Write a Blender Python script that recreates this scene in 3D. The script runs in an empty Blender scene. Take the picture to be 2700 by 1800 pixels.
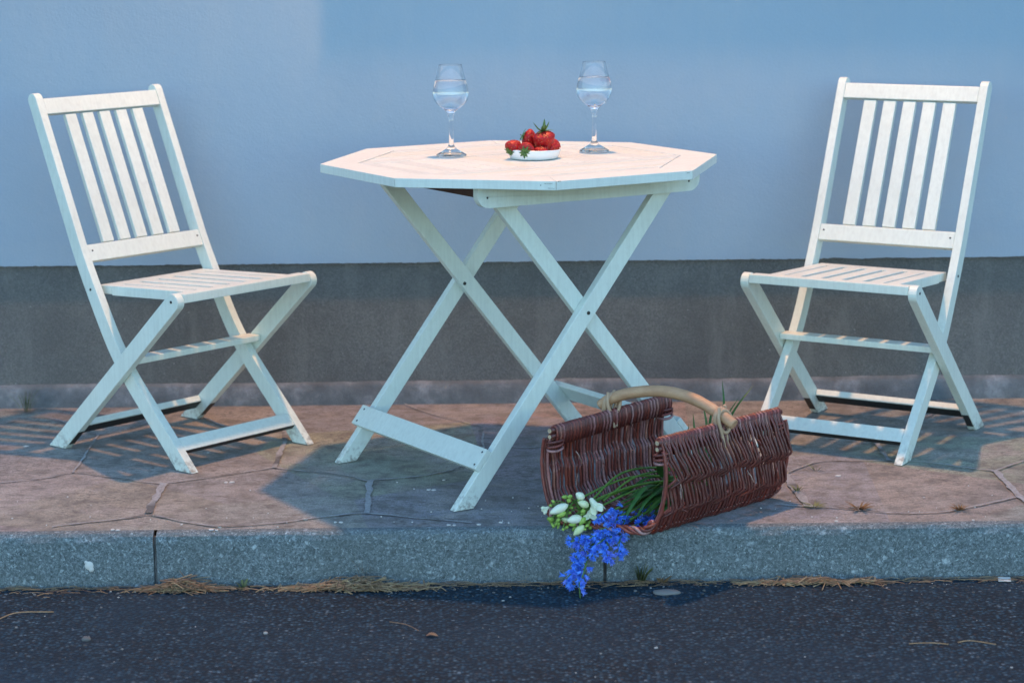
import bpy, bmesh, math, random
from mathutils import Vector, Matrix, noise
R = math.radians
scene = bpy.context.scene
col = scene.collection
rng = random.Random(11)
V = Vector

# ------------------------------------------------------------------ helpers
def tag(o, label=None, cat=None, group=None, kind=None):
    if label: o['label'] = label
    if cat: o['category'] = cat
    if group: o['group'] = group
    if kind: o['kind'] = kind
    return o

def empty(name, loc=(0, 0, 0), rz=0.0):
    o = bpy.data.objects.new(name, None)
    o.empty_display_size = .05
    o.location = loc
    o.rotation_euler = (0, 0, rz)
    col.objects.link(o)
    return o

def build(name, bm, mat, parent=None, bevel=0.0, smooth=False, seg=2):
    bmesh.ops.recalc_face_normals(bm, faces=bm.faces)
    if bevel:
        es = [e for e in bm.edges if len(e.link_faces) == 2 and e.calc_face_angle(0) > R(28)]
        bmesh.ops.bevel(bm, geom=es, offset=bevel, segments=seg, affect='EDGES', profile=.6, clamp_overlap=True)
    me = bpy.data.meshes.new(name)
    bm.to_mesh(me)
    bm.free()
    for m in (mat if isinstance(mat, (list, tuple)) else [mat]):
        me.materials.append(m)
    if smooth:
        me.polygons.foreach_set('use_smooth', [True] * len(me.polygons))
    o = bpy.data.objects.new(name, me)
    col.objects.link(o)
    if parent: o.parent = parent
    return o

def copy_part(src, parent):
    c = src.copy()
    col.objects.link(c)
    c.parent = parent
    for ch in src.children:
        copy_part(ch, c)
    return c

def prism(bm, pts, lo, hi, f):
    """polygon pts (2D) swept from lo to hi; f(a,b,c) -> 3D"""
    a = [bm.verts.new(f(x, y, lo)) for x, y in pts]
    b = [bm.verts.new(f(x, y, hi)) for x, y in pts]
    bm.faces.new(a[::-1]); bm.faces.new(b)
    n = len(pts)
    for i in range(n):
        bm.faces.new((a[i], a[(i + 1) % n], b[(i + 1) % n], b[i]))

UZ = lambda u, z, v: V((u, v, z))
XY = lambda x, y, z: V((x, y, z))
def box(bm, x0, x1, y0, y1, z0, z1):
    prism(bm, [(x0, y0), (x1, y0), (x1, y1), (x0, y1)], z0, z1, XY)

def frames(pts):
    n = len(pts); out = []; prev = None
    for i in range(n):
        t = (pts[min(i + 1, n - 1)] - pts[max(i - 1, 0)]).normalized()
        if prev is None:
            up = V((0, 0, 1)) if abs(t.z) < .9 else V((1, 0, 0))
            a = t.cross(up).normalized()
        else:
            a = (prev - t * prev.dot(t))
            a = a.normalized() if a.length > 1e-6 else t.orthogonal().normalized()
        prev = a
        out.append((t, a, t.cross(a)))
    return out

def tube(bm, pts, rad, sides=6, caps=True, layer=None, val=0.0, mi=0):
    pts = [V(p) for p in pts]
    if not isinstance(rad, (list, tuple)): rad = [rad] * len(pts)
    rings = []
    for p, r_, (t, a, b) in zip(pts, rad, frames(pts)):
        rings.append([bm.verts.new(p + (a * math.cos(2 * math.pi * k / sides) + b * math.sin(2 * math.pi * k / sides)) * r_) for k in range(sides)])
    fs = []
    for i in range(len(rings) - 1):
        for k in range(sides):
            k2 = (k + 1) % sides
            fs.append(bm.faces.new((rings[i][k], rings[i][k2], rings[i + 1][k2], rings[i + 1][k])))
    if caps and sides > 2:
        fs.append(bm.faces.new(rings[0][::-1])); fs.append(bm.faces.new(rings[-1]))
    for f in fs:
        f.smooth = len(f.verts) == 4
        f.material_index = mi
        if layer is not None:
            for l in f.loops: l[layer] = (val, val, val, 1)
    return fs

def spline(pts, n=6):
    pts = [V(p) for p in pts]
    if len(pts) < 3: return [pts[0].lerp(pts[-1], i / n) for i in range(n + 1)]
    P = [pts[0] * 2 - pts[1]] + pts + [pts[-1] * 2 - pts[-2]]
    out = []
    for i in range(1, len(P) - 2):
        p0, p1, p2, p3 = P[i - 1:i + 3]
        for k in range(n):
            t = k / n
            out.append(.5 * ((2 * p1) + (p2 - p0) * t + (2 * p0 - 5 * p1 + 4 * p2 - p3) * t * t + (3 * p1 - p0 - 3 * p2 + p3) * t ** 3))
    out.append(pts[-1])
    return out

def lathe(bm, prof, sides=24, M=Matrix(), mi=0, close=False, layer=None, val=0.0):
    """prof: list of (r, z) ; r==0 ends make poles"""
    rings = []
    for r_, z in prof:
        if r_ < 1e-6: rings.append([bm.verts.new(M @ V((0, 0, z)))])
        else: rings.append([bm.verts.new(M @ V((r_ * math.cos(2 * math.pi * k / sides), r_ * math.sin(2 * math.pi * k / sides), z))) for k in range(sides)])
    fs = []
    pairs = list(zip(rings, rings[1:]))
    if close: pairs.append((rings[-1], rings[0]))
    for A, B in pairs:
        if len(A) == 1 and len(B) == 1: continue
        for k in range(sides):
            k2 = (k + 1) % sides
            if len(A) == 1: fs.append(bm.faces.new((A[0], B[k2], B[k])))
            elif len(B) == 1: fs.append(bm.faces.new((A[k], A[k2], B[0])))
            else: fs.append(bm.faces.new((A[k], A[k2], B[k2], B[k])))
    for f in fs:
        f.smooth = True; f.material_index = mi
        if layer is not None:
            for l in f.loops: l[layer] = (val, val, val, 1)
    return fs

def aim(p, d, roll=0.0, s=1.0):
    """matrix that puts local z along d at p"""
    d = V(d).normalized()
    return Matrix.Translation(V(p)) @ d.to_track_quat('Z', 'Y').to_matrix().to_4x4() @ Matrix.Rotation(roll, 4, 'Z') @ Matrix.Scale(s, 4)

def blade(bm, pts, w, n=5, fold=.25, side=None, mi=0):
    """a leaf blade: folded ribbon with a keel, tapering at both ends"""
    pts = spline(pts, n); m = len(pts); rows = []
    for i, (p, (t, a, b)) in enumerate(zip(pts, frames(pts))):
        if side is not None:
            a = (V(side) - t * V(side).dot(t)).normalized(); b = t.cross(a)
        s = i / (m - 1)
        ww = w * (min(1, .35 + 2.2 * s) * (1 - s ** 2.5) ** .8) * .5
        rows.append((bm.verts.new(p + a * ww), bm.verts.new(p - b * ww * fold), bm.verts.new(p - a * ww)) if i < m - 1 else (bm.verts.new(p),))
    for A, B in zip(rows, rows[1:]):
        if len(B) == 1:
            fs = [bm.faces.new((A[0], A[1], B[0])), bm.faces.new((A[1], A[2], B[0]))]
        else:
            fs = [bm.faces.new((A[0], A[1], B[1], B[0])), bm.faces.new((A[1], A[2], B[2], B[1]))]
        for f in fs: f.smooth = True; f.material_index = mi

def clip(poly, nx, ny, d):
    """keep the part of a convex polygon with nx*x+ny*y <= d"""
    out = []
    for i in range(len(poly)):
        a, b = poly[i], poly[(i + 1) % len(poly)]
        da, db = nx * a[0] + ny * a[1] - d, nx * b[0] + ny * b[1] - d
        if da <= 0: out.append(a)
        if da * db < 0:
            t = da / (da - db)
            out.append((a[0] + (b[0] - a[0]) * t, a[1] + (b[1] - a[1]) * t))
    return out

# ------------------------------------------------------------------ materials
class NT:
    def __init__(s, name):
        s.m = bpy.data.materials.new(name); s.m.use_nodes = True
        s.t = s.m.node_tree; s.b = s.t.nodes['Principled BSDF']
        s.co = s.t.nodes.new('ShaderNodeTexCoord')
    def n(s, ty, **kw):
        x = s.t.nodes.new('ShaderNode' + ty)
        for k, v in kw.items():
            if k.startswith('_'): setattr(x, k[1:], v)
        return x
    def l(s, a, b): s.t.links.new(a, b)
    def coords(s, scale=(1, 1, 1), rot=(0, 0, 0)):
        mp = s.n('Mapping'); s.l(s.co.outputs['Object'], mp.inputs[0])
        mp.inputs['Scale'].default_value = scale; mp.inputs['Rotation'].default_value = rot
        return mp.outputs[0]
    def noise(s, scale, detail=4, rough=.55, vec=None):
        x = s.n('TexNoise'); x.inputs['Scale'].default_value = scale
        x.inputs['Detail'].default_value = detail; x.inputs['Roughness'].default_value = rough
        s.l(vec if vec is not None else s.co.outputs['Object'], x.inputs['Vector'])
        return x.outputs['Fac']
    def voro(s, scale, feat='F1', vec=None, out='Distance', rnd=1.0):
        x = s.n('TexVoronoi', _feature=feat); x.inputs['Scale'].default_value = scale
        x.inputs['Randomness'].default_value = rnd
        s.l(vec if vec is not None else s.co.outputs['Object'], x.inputs['Vector'])
        return x.outputs[out]
    def ramp(s, fac, stops):
        x = s.n('ValToRGB'); e = x.color_ramp.elements
        while len(e) < len(stops): e.new(.5)
        for el, (p, c) in zip(e, stops):
            el.position = p; el.color = (c, c, c, 1) if isinstance(c, (int, float)) else (*c, 1)
        s.l(fac, x.inputs[0]); return x.outputs[0]
    def mix(s, fac, a, b, mode='MIX'):
        x = s.n('Mix', _data_type='RGBA', _blend_type=mode)
        for i, v in ((0, fac), (6, a), (7, b)):
            if isinstance(v, (int, float)): x.inputs[i].default_value = v
            elif isinstance(v, tuple): x.inputs[i].default_value = (*v, 1)
            else: s.l(v, x.inputs[i])
        return x.outputs[2]
    def math(s, op, a, b=0.0):
        x = s.n('Math', _operation=op)
        for i, v in ((0, a), (1, b)):
            if isinstance(v, (int, float)): x.inputs[i].default_value = v
            else: s.l(v, x.inputs[i])
        return x.outputs[0]
    def bump(s, h, strength=.3, dist=.002, prev=None):
        x = s.n('Bump'); x.inputs['Strength'].default_value = strength; x.inputs['Distance'].default_value = dist
        s.l(h, x.inputs['Height'])
        if prev is not None: s.l(prev, x.inputs['Normal'])
        return x.outputs[0]
    def done(s, color=None, rough=.6, normal=None, **kw):
        i = s.b.inputs
        if color is not None:
            if isinstance(color, tuple): i['Base Color'].default_value = (*color, 1)
            else: s.l(color, i['Base Color'])
        if isinstance(rough, (int, float)): i['Roughness'].default_value = rough
        else: s.l(rough, i['Roughness'])
        if normal is not None: s.l(normal, i['Normal'])
        for k, v in kw.items(): i[k.replace('_', ' ')].default_value = v
        return s.m

def painted(name, base, grain=(1, 1, 1), chips=.0):
    t = NT(name); v = t.coords(grain)
    g = t.noise(60, 5, .6, v)
    big = t.noise(7, 3)
    c = t.mix(t.ramp(big, [(.35, 0), (.7, 1)]), base, tuple(x * .93 for x in base))
    c = t.mix(t.ramp(g, [(.52, 0), (.75, .35)]), c, tuple(x * y for x, y in zip(base, (.80, .79, .76))))
    ch = t.ramp(t.noise(38, 6, .72), [(.735 - chips, 0), (.755 - chips, 1)])
    c = t.mix(ch, c, (.16, .11, .08))
    gr = t.ramp(t.noise(16, 5, .7), [(.6, 0), (.8, .28)])
    c = t.mix(gr, c, (.42, .38, .32))
    sep = t.n('SeparateXYZ'); t.l(t.co.outputs['Object'], sep.inputs[0])
    foot = t.ramp(sep.outputs[2], [(.004, 1), (.05, 0)])
    c = t.mix(t.math('MULTIPLY', foot, t.ramp(t.noise(70, 4, .7), [(.48, 0), (.62, .8)])), c, (.20, .17, .14))
    br = t.noise(22, 4, .6, t.coords(tuple(x * 1.0 for x in (6, 6, .6))))
    c = t.mix(t.ramp(br, [(.42, 0), (.72, .34)]), c, tuple(x * .70 for x in base))
    nb = t.bump(g, .30, .0014)
    nb = t.bump(t.noise(400, 2), .05, .0006, nb)
    return t.done(c, .42, nb)

M = {}
WHITE = (.71, .765, .69)
M['white'] = painted('painted_wood', WHITE, (1, 1, 1), .008)
M['white_u'] = painted('painted_wood_slats', WHITE, (.18, 1.6, 1.6), .005)
M['white_top2'] = painted('painted_wood_top_greyer', (.66, .70, .65), (.5, .5, 1), .014)
M['white_top3'] = painted('painted_wood_top_creamier', (.71, .73, .64), (.5, .5, 1), .012)
M['white_top'] = painted('painted_wood_top', (.73, .77, .71), (.5, .5, 1), .012)

def m_plain(name, c, rough=.5, **kw): return NT(name).done(c, rough, **kw)
M['dark_wood'] = (lambda t: t.done(t.mix(t.noise(30, 4, .6, t.coords((.3, 2, 2))), (.075, .03, .018), (.035, .014, .01)), .7))(NT('dark_bare_wood'))
M['screw'] = m_plain('dark_steel', (.05, .05, .05), .4, Metallic=.8)
M['slot_shade_cracks'] = m_plain('black_slot_shade_and_cracks', (.012, .012, .012), .6)  # flat black: painted shade inside the leg slots, and the paint cracks

def mk_plaster():
    t = NT('blue_plaster')
    n1 = t.noise(2.2, 4); n2 = t.noise(190, 3, .6)
    c = t.mix(t.ramp(n1, [(.3, 0), (.7, 1)]), PLASTER, tuple(x * .93 for x in PLASTER))
    c = t.mix(t.ramp(n2, [(.3, .0), (.8, .25)]), c, tuple(x * .8 for x in PLASTER))
    c = t.mix(t.ramp(t.noise(5, 6, .7, t.coords((1.5, 1, .5))), [(.46, 0), (.75, .45)]), c, tuple(x * y for x, y in zip(PLASTER, (1.16, 1.03, .95))))
    h = t.mix(.5, t.noise(150, 4, .65), t.noise(38, 3))
    return t.done(c, .85, t.bump(h, .32, .004))
PLASTER = (.305, .405, .50)
M['plaster'] = mk_plaster()

def mk_plinth():
    t = NT('grey_roughcast')
    n2 = t.noise(260, 3, .7)
    c = t.ramp(n2, [(.25, (.090, .091, .090)), (.55, (.165, .165, .16)), (.8, (.26, .258, .245))])
    c = t.mix(t.ramp(t.noise(3.2, 5, .65), [(.38, 0), (.7, .6)]), c, (.085, .085, .085))
    c = t.mix(t.ramp(t.noise(9, 5, .7, t.coords((1.6, 1, .35))), [(.52, 0), (.72, .5)]), c, (.22, .215, .205))
    sp = t.ramp(t.voro(55), [(.0, 1), (.07, 1), (.10, 0)])
    c = t.mix(t.math('MULTIPLY', sp, t.ramp(t.noise(9, 2), [(.55, 0), (.65, .7)])), c, (.42, .42, .40))
    return t.done(c, .92, t.bump(n2, .8, .004))
M['plinth'] = mk_plinth()

def mk_footing():
    t = NT('rough_footing_concrete')
    n = t.noise(14, 7, .65); f = t.noise(240, 3, .7)
    c = t.ramp(n, [(.3, (.085, .10, .11)), (.52, (.15, .17, .185)), (.72, (.30, .32, .34))])
    c = t.mix(t.ramp(f, [(.4, 0), (.75, .5)]), c, (.12, .12, .12))
    return t.done(c, .92, t.bump(t.mix(.5, n, f), .9, .006))
M['footing'] = mk_footing()

def mk_stone():
    t = NT('sandstone_flags')
    big = t.noise(2.6, 5, .62); mid = t.noise(17, 6, .68); fine = t.noise(230, 3, .7); grit = t.noise(150, 3, .7, t.coords((.45, 1, 1)))
    cell = t.voro(1.9, 'F1', None, 'Color')
    c = t.ramp(big, [(.34, (.44, .42, .37)), (.5, (.375, .365, .325)), (.66, (.345, .355, .335))])
    c = t.mix(.18, c, cell, 'SOFT_LIGHT')
    c = t.mix(t.ramp(mid, [(.44, 0), (.62, .85)]), c, (.17, .16, .145))
    c = t.mix(t.ramp(t.noise(6, 5, .6), [(.5, 0), (.66, .75)]), c, (.50, .46, .42))
    st = t.noise(55, 5, .75, t.coords((.35, 1, 1)))
    c = t.mix(t.ramp(st, [(.56, 0), (.66, .8)]), c, (.08, .07, .06))
    c = t.mix(t.ramp(fine, [(.35, 0), (.72, .75)]), c, (.13, .115, .10))
    sp = t.ramp(t.voro(62), [(.0, 1), (.05, 1), (.075, 0)])
    c = t.mix(t.math('MULTIPLY', sp, t.ramp(t.noise(5, 2), [(.56, 0), (.62, .8)])), c, (.6, .58, .55))
    c = t.mix(t.math('MULTIPLY', t.ramp(grit, [(.52, 0), (.62, .9)]), t.ramp(t.noise(3.4, 4, .6), [(.38, .2), (.62, 1)])), c, (.10, .09, .085))
    h = t.mix(.45, mid, fine)
    return t.done(c, .8, t.bump(h, .8, .006))
M['stone'] = mk_stone()

def mk_mortar():
    t = NT('lime_mortar')
    n = t.noise(120, 5, .7)
    c = t.ramp(n, [(.3, (.24, .235, .23)), (.5, (.36, .36, .365)), (.75, (.50, .51, .53))])
    c = t.mix(t.ramp(t.noise(6, 3), [(.5, 0), (.6, .75)]), c, (.075, .068, .06))
    return t.done(c, .95, t.bump(n, 1, .006))
M['mortar'] = mk_mortar()

def mk_kerb():
    t = NT('exposed_aggregate_concrete')
    def cells(scale, vec=None):
        sp = t.n('SeparateColor'); t.l(t.voro(scale, 'F1', vec, 'Color'), sp.inputs[0]); return sp
    nz = t.n('TexNoise'); nz.inputs['Scale'].default_value = 70; t.l(t.co.outputs['Object'], nz.inputs['Vector'])
    sc_ = t.n('VectorMath', _operation='SCALE'); sc_.inputs['Scale'].default_value = .018; t.l(nz.outputs['Color'], sc_.inputs[0])
    wv = t.n('VectorMath', _operation='ADD'); t.l(t.co.outputs['Object'], wv.inputs[0]); t.l(sc_.outputs[0], wv.inputs[1]); w = wv.outputs[0]
    c1 = cells(330, w); c2 = cells(120, w); c3 = cells(46, w)
    c = t.ramp(c1.outputs[0], [(0, (.075, .096, .10)), (.3, (.15, .185, .195)), (.72, (.21, .25, .265)), (.93, (.28, .325, .345)), (1, (.44, .50, .52))])
    c = t.mix(t.ramp(c2.outputs[1], [(.86, 0), (.90, .6)]), c, (.085, .10, .11))
    c = t.mix(t.math('MULTIPLY', t.ramp(c2.outputs[0], [(.90, 0), (.93, .8)]), t.ramp(t.voro(120, 'F1', w), [(.25, 1), (.5, 0)])), c, (.46, .52, .54))
    c = t.mix(t.math('MULTIPLY', t.ramp(c3.outputs[0], [(.90, 0), (.92, 1)]), t.ramp(t.voro(46, 'F1', w), [(.12, .9), (.34, 0)])), c, (.55, .61, .63))
    pit = t.math('MULTIPLY', t.ramp(c2.outputs[2], [(.88, 0), (.90, 1)]), t.ramp(t.voro(120, 'F1', w), [(.18, .9), (.34, 0)]))
    c = t.mix(pit, c, (.022, .028, .03))
    n = t.noise(160, 4, .7)
    c = t.mix(t.ramp(n, [(.36, .75), (.56, 0)]), c, (.075, .095, .10))
    c = t.mix(t.ramp(t.noise(330, 2, .6), [(.60, 0), (.70, .7)]), c, (.36, .42, .44))
    c = t.mix(t.ramp(t.noise(4, 5, .65), [(.42, 0), (.7, .5)]), c, (.11, .125, .12))
    return t.done(c, .85, t.bump(t.mix(.5, n, c1.outputs[0]), .9, .004))
M['kerb'] = mk_kerb()

def mk_road():
    t = NT('old_asphalt')
    def cells(scale, vec=None):
        sp = t.n('SeparateColor'); t.l(t.voro(scale, 'F1', vec, 'Color'), sp.inputs[0]); return sp
    c1 = cells(125); d1 = t.voro(125); n = t.noise(60, 6, .75)
    c = t.ramp(c1.outputs[0], [(0, (.004, .015, .026)), (.3, (.012, .043, .074)), (.7, (.032, .098, .155)), (.92, (.085, .17, .235)), (1, (.22, .31, .37))])
    c = t.mix(t.ramp(d1, [(.25, 0), (.62, .9)]), c, (.003, .005, .008))
    c = t.mix(t.math('MULTIPLY', t.ramp(c1.outputs[1], [(.93, 0), (.95, .8)]), t.ramp(d1, [(.3, 1), (.5, 0)])), c, (.10, .062, .045))
    c = t.mix(t.ramp(n, [(.42, 0), (.62, .75)]), c, (.008, .020, .034))
    c3 = cells(24)
    c = t.mix(t.math('MULTIPLY', t.ramp(c3.outputs[2], [(.94, 0), (.96, 1)]), t.ramp(t.voro(24), [(.12, .6), (.22, 0)])), c, (.18, .21, .23))
    c = t.mix(t.ramp(t.noise(2.2, 5, .6), [(.4, 0), (.7, .5)]), c, (.016, .045, .076))
    return t.done(c, .85, t.bump(t.mix(.6, n, t.ramp(d1, [(0, 1), (.6, 0)])), 1, .007), Specular_IOR_Level=.3)
M['road'] = mk_road()

def mk_willow():
    t = NT('brown_willow')
    a = t.n('VertexColor'); a.layer_name = 'rod'
    c = t.ramp(a.outputs['Color'], [(0, (.11, .025, .020)), (.2, (.22, .046, .033)), (.38, (.32, .070, .042)), (.42, (.32, .11, .10)), (.6, (.44, .24, .225)), (.75, (.38, .105, .062)), (.92, (.48, .33, .28)), (1, (.55, .40, .26))])
    c = t.mix(t.ramp(t.noise(90, 5, .7), [(.45, 0), (.75, .6)]), c, (.035, .016, .014))
    c = t.mix(t.ramp(t.noise(170, 3, .8), [(.70, 0), (.74, .8)]), c, (.40, .32, .25))
    return t.done(c, .42, t.bump(t.noise(220, 4, .7), .5, .0014), Specular_IOR_Level=.6)
M['willow'] = mk_willow()
def mk_wood():
    t = NT('peeled_handle_wood')
    n = t.noise(26, 5, .65, t.coords((.5, .5, 1.5)))
    c = t.ramp(n, [(.3, (.40, .21, .115)), (.55, (.55, .32, .18)), (.75, (.63, .42, .25))])
    return t.done(c, .55, t.bump(n, .3, .002))
M['wood'] = mk_wood()
M['cane'] = (lambda t: t.done(t.mix(t.noise(80, 4), (.56, .38, .25), (.40, .25, .15)), .5))(NT('split_cane'))

def leafy(name, a, b, sc=60, **kw):
    t = NT(name)
    c = t.mix(t.ramp(t.noise(sc, 4), [(.3, 0), (.7, 1)]), a, b)
    return t.done(c, .5, None, **kw)
M['stem'] = leafy('green_stem', (.06, .15, .022), (.14, .25, .04))
M['leaf'] = leafy('dark_green_leaf', (.020, .085, .016), (.055, .16, .030), 40)
M['leaf2'] = leafy('bright_green_leaf', (.05, .13, .02), (.09, .19, .04), 40)
M['bell'] = leafy('bluebell_petal', (.035, .13, .70), (.14, .36, .95), 140, Subsurface_Weight=.0)
M['bell2'] = leafy('violet_bluebell_petal', (.06, .12, .60), (.20, .30, .88), 140)
M['bud_w'] = leafy('cream_freesia_petal', (.80, .80, .66), (.72, .76, .50), 45)
M['bud_p'] = leafy('pale_green_bud', (.55, .66, .26), (.74, .77, .50), 60)
M['bud_g'] = leafy('green_bud', (.20, .36, .05), (.36, .50, .10), 70)
M['straw'] = leafy('dry_straw', (.42, .30, .17), (.26, .16, .085), 50)
M['mulch'] = leafy('brown_plant_litter', (.15, .085, .05), (.27, .17, .10), 90)
M['weed'] = leafy('roadside_weed', (.13, .17, .05), (.20, .18, .07), 60)
M['moss'] = leafy('rusty_moss', (.26, .13, .05), (.14, .085, .035), 120)
M['grime_shade'] = leafy('black_grime_and_shade', (.010, .009, .008), (.04, .034, .03), 120)  # near-black for undersides: grime with their shade put into the colour
M['grass'] = leafy('grass_blade_green', (.05, .12, .025), (.09, .17, .04), 60)
def mk_berry():
    t = NT('strawberry_flesh')
    d = t.voro(170)
    c = t.mix(t.ramp(t.noise(55, 3), [(.35, 0), (.7, 1)]), (.30, .003, .007), (.52, .012, .012))
    c = t.mix(t.ramp(d, [(.14, 1), (.22, 0)]), c, (.62, .34, .08))
    c = t.mix(t.ramp(t.noise(240, 3, .6), [(.45, 0), (.62, .6)]), c, (.26, .004, .008))
    return t.done(c, .45, t.bump(t.ramp(d, [(0, 0), (.45, 1)]), 1, .0022), Specular_IOR_Level=.4)
M['berry'] = mk_berry()
M['sepal'] = leafy('strawberry_sepal', (.04, .10, .025), (.08, .17, .04), 200)
M['china'] = (lambda t: t.done((.80, .80, .79), .22, t.bump(t.noise(40, 3), .08, .002)))(NT('white_glazed_china'))
def mk_glass(name, ior):
    t = NT(name)
    return t.done((1, 1, 1), 0.0, None, Transmission_Weight=1.0, IOR=ior)
M['glass'] = mk_glass('clear_glass', 1.46)
M['water'] = mk_glass('clear_water', 1.33)
def mk_pebble():
    t = NT('gutter_gravel'); a = t.n('VertexColor'); a.layer_name = 'rod'
    c = t.ramp(a.outputs['Color'], [(0, (.03, .03, .032)), (.5, (.10, .10, .10)), (.8, (.22, .21, .20)), (1, (.50, .49, .47))])
    return t.done(c, .8, t.bump(t.noise(300, 3), .4, .001))
M['pebble'] = mk_pebble()
M['chip'] = m_plain('pale_paint_chip', (.62, .60, .57), .7)
M['lamp_metal'] = m_plain('black_lamp_metal', (.03, .03, .03), .4, Metallic=.6)
M['bulb'] = m_plain('frosted_bulb', (.8, .78, .7), .3)

# ------------------------------------------------------------------ measured positions (metres)
JOINTS=[(20, [(-0.7559, 5.0149), (-0.7556, 4.8653), (-0.7534, 4.753)]), (10, [(-0.94, 4.6463), (-0.9009, 4.6693), (-0.8004, 4.7115), (-0.7441, 4.7344), (-0.6713, 4.6812), (-0.5885, 4.632)]), (7, [(-1.134, 5.0393), (-1.0418, 5.0764), (-0.9841, 5.1281), (-0.904, 5.0911), (-0.8016, 5.0307), (-0.7556, 5.0149)]), (8, [(-0.9841, 5.1281), (-0.9839, 5.2008), (-0.9867, 5.3342), (-0.9926, 5.5226)]), (8, [(-0.7556, 5.0149), (-0.6415, 5.0797), (-0.5216, 5.1588)]), (17, [(-0.5185, 5.1587), (-0.5183, 5.2904), (-0.5192, 5.4526), (-0.5401, 5.6254)]), (8, [(-0.5216, 5.1588), (-0.4439, 5.1171), (-0.3573, 5.0756), (-0.2919, 5.0152)]), (17, [(-0.2873, 5.0231), (-0.2839, 4.8839), (-0.2778, 4.7334)]), (10, [(-0.5885, 4.632), (-0.4627, 4.662), (-0.3334, 4.7211), (-0.2778, 4.7334), (-0.1921, 4.6973), (-0.0518, 4.6452)]), (8, [(-0.2873, 5.0231), (-0.1555, 5.071), (-0.0501, 5.1942), (-0.0312, 5.4017), (-0.0362, 5.5765)]), (8, [(-0.0312, 5.4017), (0.0648, 5.3322), (0.1608, 5.3741)]), (22, [(0.6612, 5.0436), (0.6687, 4.8823), (0.6773, 4.7488)]), (9, [(0.6063, 4.7704), (0.6773, 4.7488), (0.7473, 4.7312), (0.8345, 4.691), (0.9265, 4.6836), (1.0115, 4.7202), (1.149, 4.8155)]), (18, [(1.1472, 5.0515), (1.1508, 4.8231), (1.1627, 4.638)]), (7, [(0.6612, 5.0436), (0.7565, 5.1583), (0.8391, 5.1633), (0.9231, 5.1639)]), (14, [(0.923, 5.3908), (0.9231, 5.1639)]), (7, [(0.9231, 5.1639), (1.0103, 5.1383), (1.0907, 5.0835), (1.1472, 5.0515)]), (9, [(1.1669, 5.8391), (1.1637, 5.7468), (1.0537, 5.5501), (0.923, 5.3908)]), (8, [(1.1472, 5.0515), (1.2362, 5.1456)]), (7, [(0.923, 5.3908), (0.807, 5.512), (0.7173, 5.4917)]), (8, [(-0.5401, 5.6254), (-0.6569, 5.5807), (-0.75, 5.7124), (-0.8048, 5.8753)]), (7, [(-0.9926, 5.5226), (-1.1689, 5.7324), (-1.2659, 5.6597)]), (7, [(-0.0362, 5.5765), (-0.1547, 5.7099), (-0.2385, 5.8476)]), (7, [(-0.9926, 5.5226), (-0.9221, 5.5932), (-0.8048, 5.8753)])]
KJ=[-0.7172, 0.2277]
BELLS={'a': [(0.2673, 4.62, 0.022), (0.2295, 4.58, 0.002), (0.1968, 4.56, -0.0067), (0.1716, 4.55, -0.0255), (0.1663, 4.55, -0.0492), (0.1697, 4.55, -0.0693), (0.1715, 4.55, -0.0766)], 'b': [(0.2494, 4.62, 0.0075), (0.2118, 4.58, -0.0051), (0.1827, 4.56, -0.0102), (0.1541, 4.55, -0.0126)], 'c': [(0.2234, 4.6, -0.0125), (0.1932, 4.56, -0.0286), (0.1624, 4.54, -0.0499), (0.1567, 4.53, -0.0706), (0.1452, 4.53, -0.0869), (0.1513, 4.53, -0.1016)], 'd': [(0.2601, 4.62, 0.0074), (0.2414, 4.57, -0.0045), (0.2275, 4.54, -0.0197), (0.2252, 4.53, -0.035), (0.2358, 4.53, -0.0497)], 'e': [(0.2762, 4.62, -0.0002), (0.2609, 4.57, -0.0047), (0.2544, 4.55, -0.021), (0.2592, 4.54, -0.0401)], 'f': [(0.2774, 4.64, 0.0314), (0.2395, 4.6, 0.0368), (0.2225, 4.58, 0.0386), (0.2096, 4.57, 0.0269)], 'g': [(0.329, 4.66, 0.0033), (0.3101, 4.62, 0.0068), (0.2827, 4.58, 0.0106), (0.2532, 4.56, 0.0109)], 'h': [(0.1852, 4.54, -0.0574), (0.1773, 4.52, -0.077), (0.1699, 4.51, -0.0903), (0.1712, 4.5, -0.12)], 'i': [(0.3317, 4.7, 0.0337), (0.3128, 4.66, 0.0276), (0.2935, 4.64, 0.0238)], 'j': [(0.3531, 4.72, 0.0395), (0.3463, 4.7, 0.0279), (0.3431, 4.68, 0.0052)], 'k': [(0.2696, 4.63, 0.0212), (0.2514, 4.59, 0.0229), (0.2399, 4.575, 0.0124), (0.2111, 4.565, 0.0082)], 'l': [(0.2483, 4.6, -0.0018), (0.2212, 4.555, -0.0111), (0.2066, 4.545, -0.0209), (0.1994, 4.54, -0.0394)]}
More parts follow.
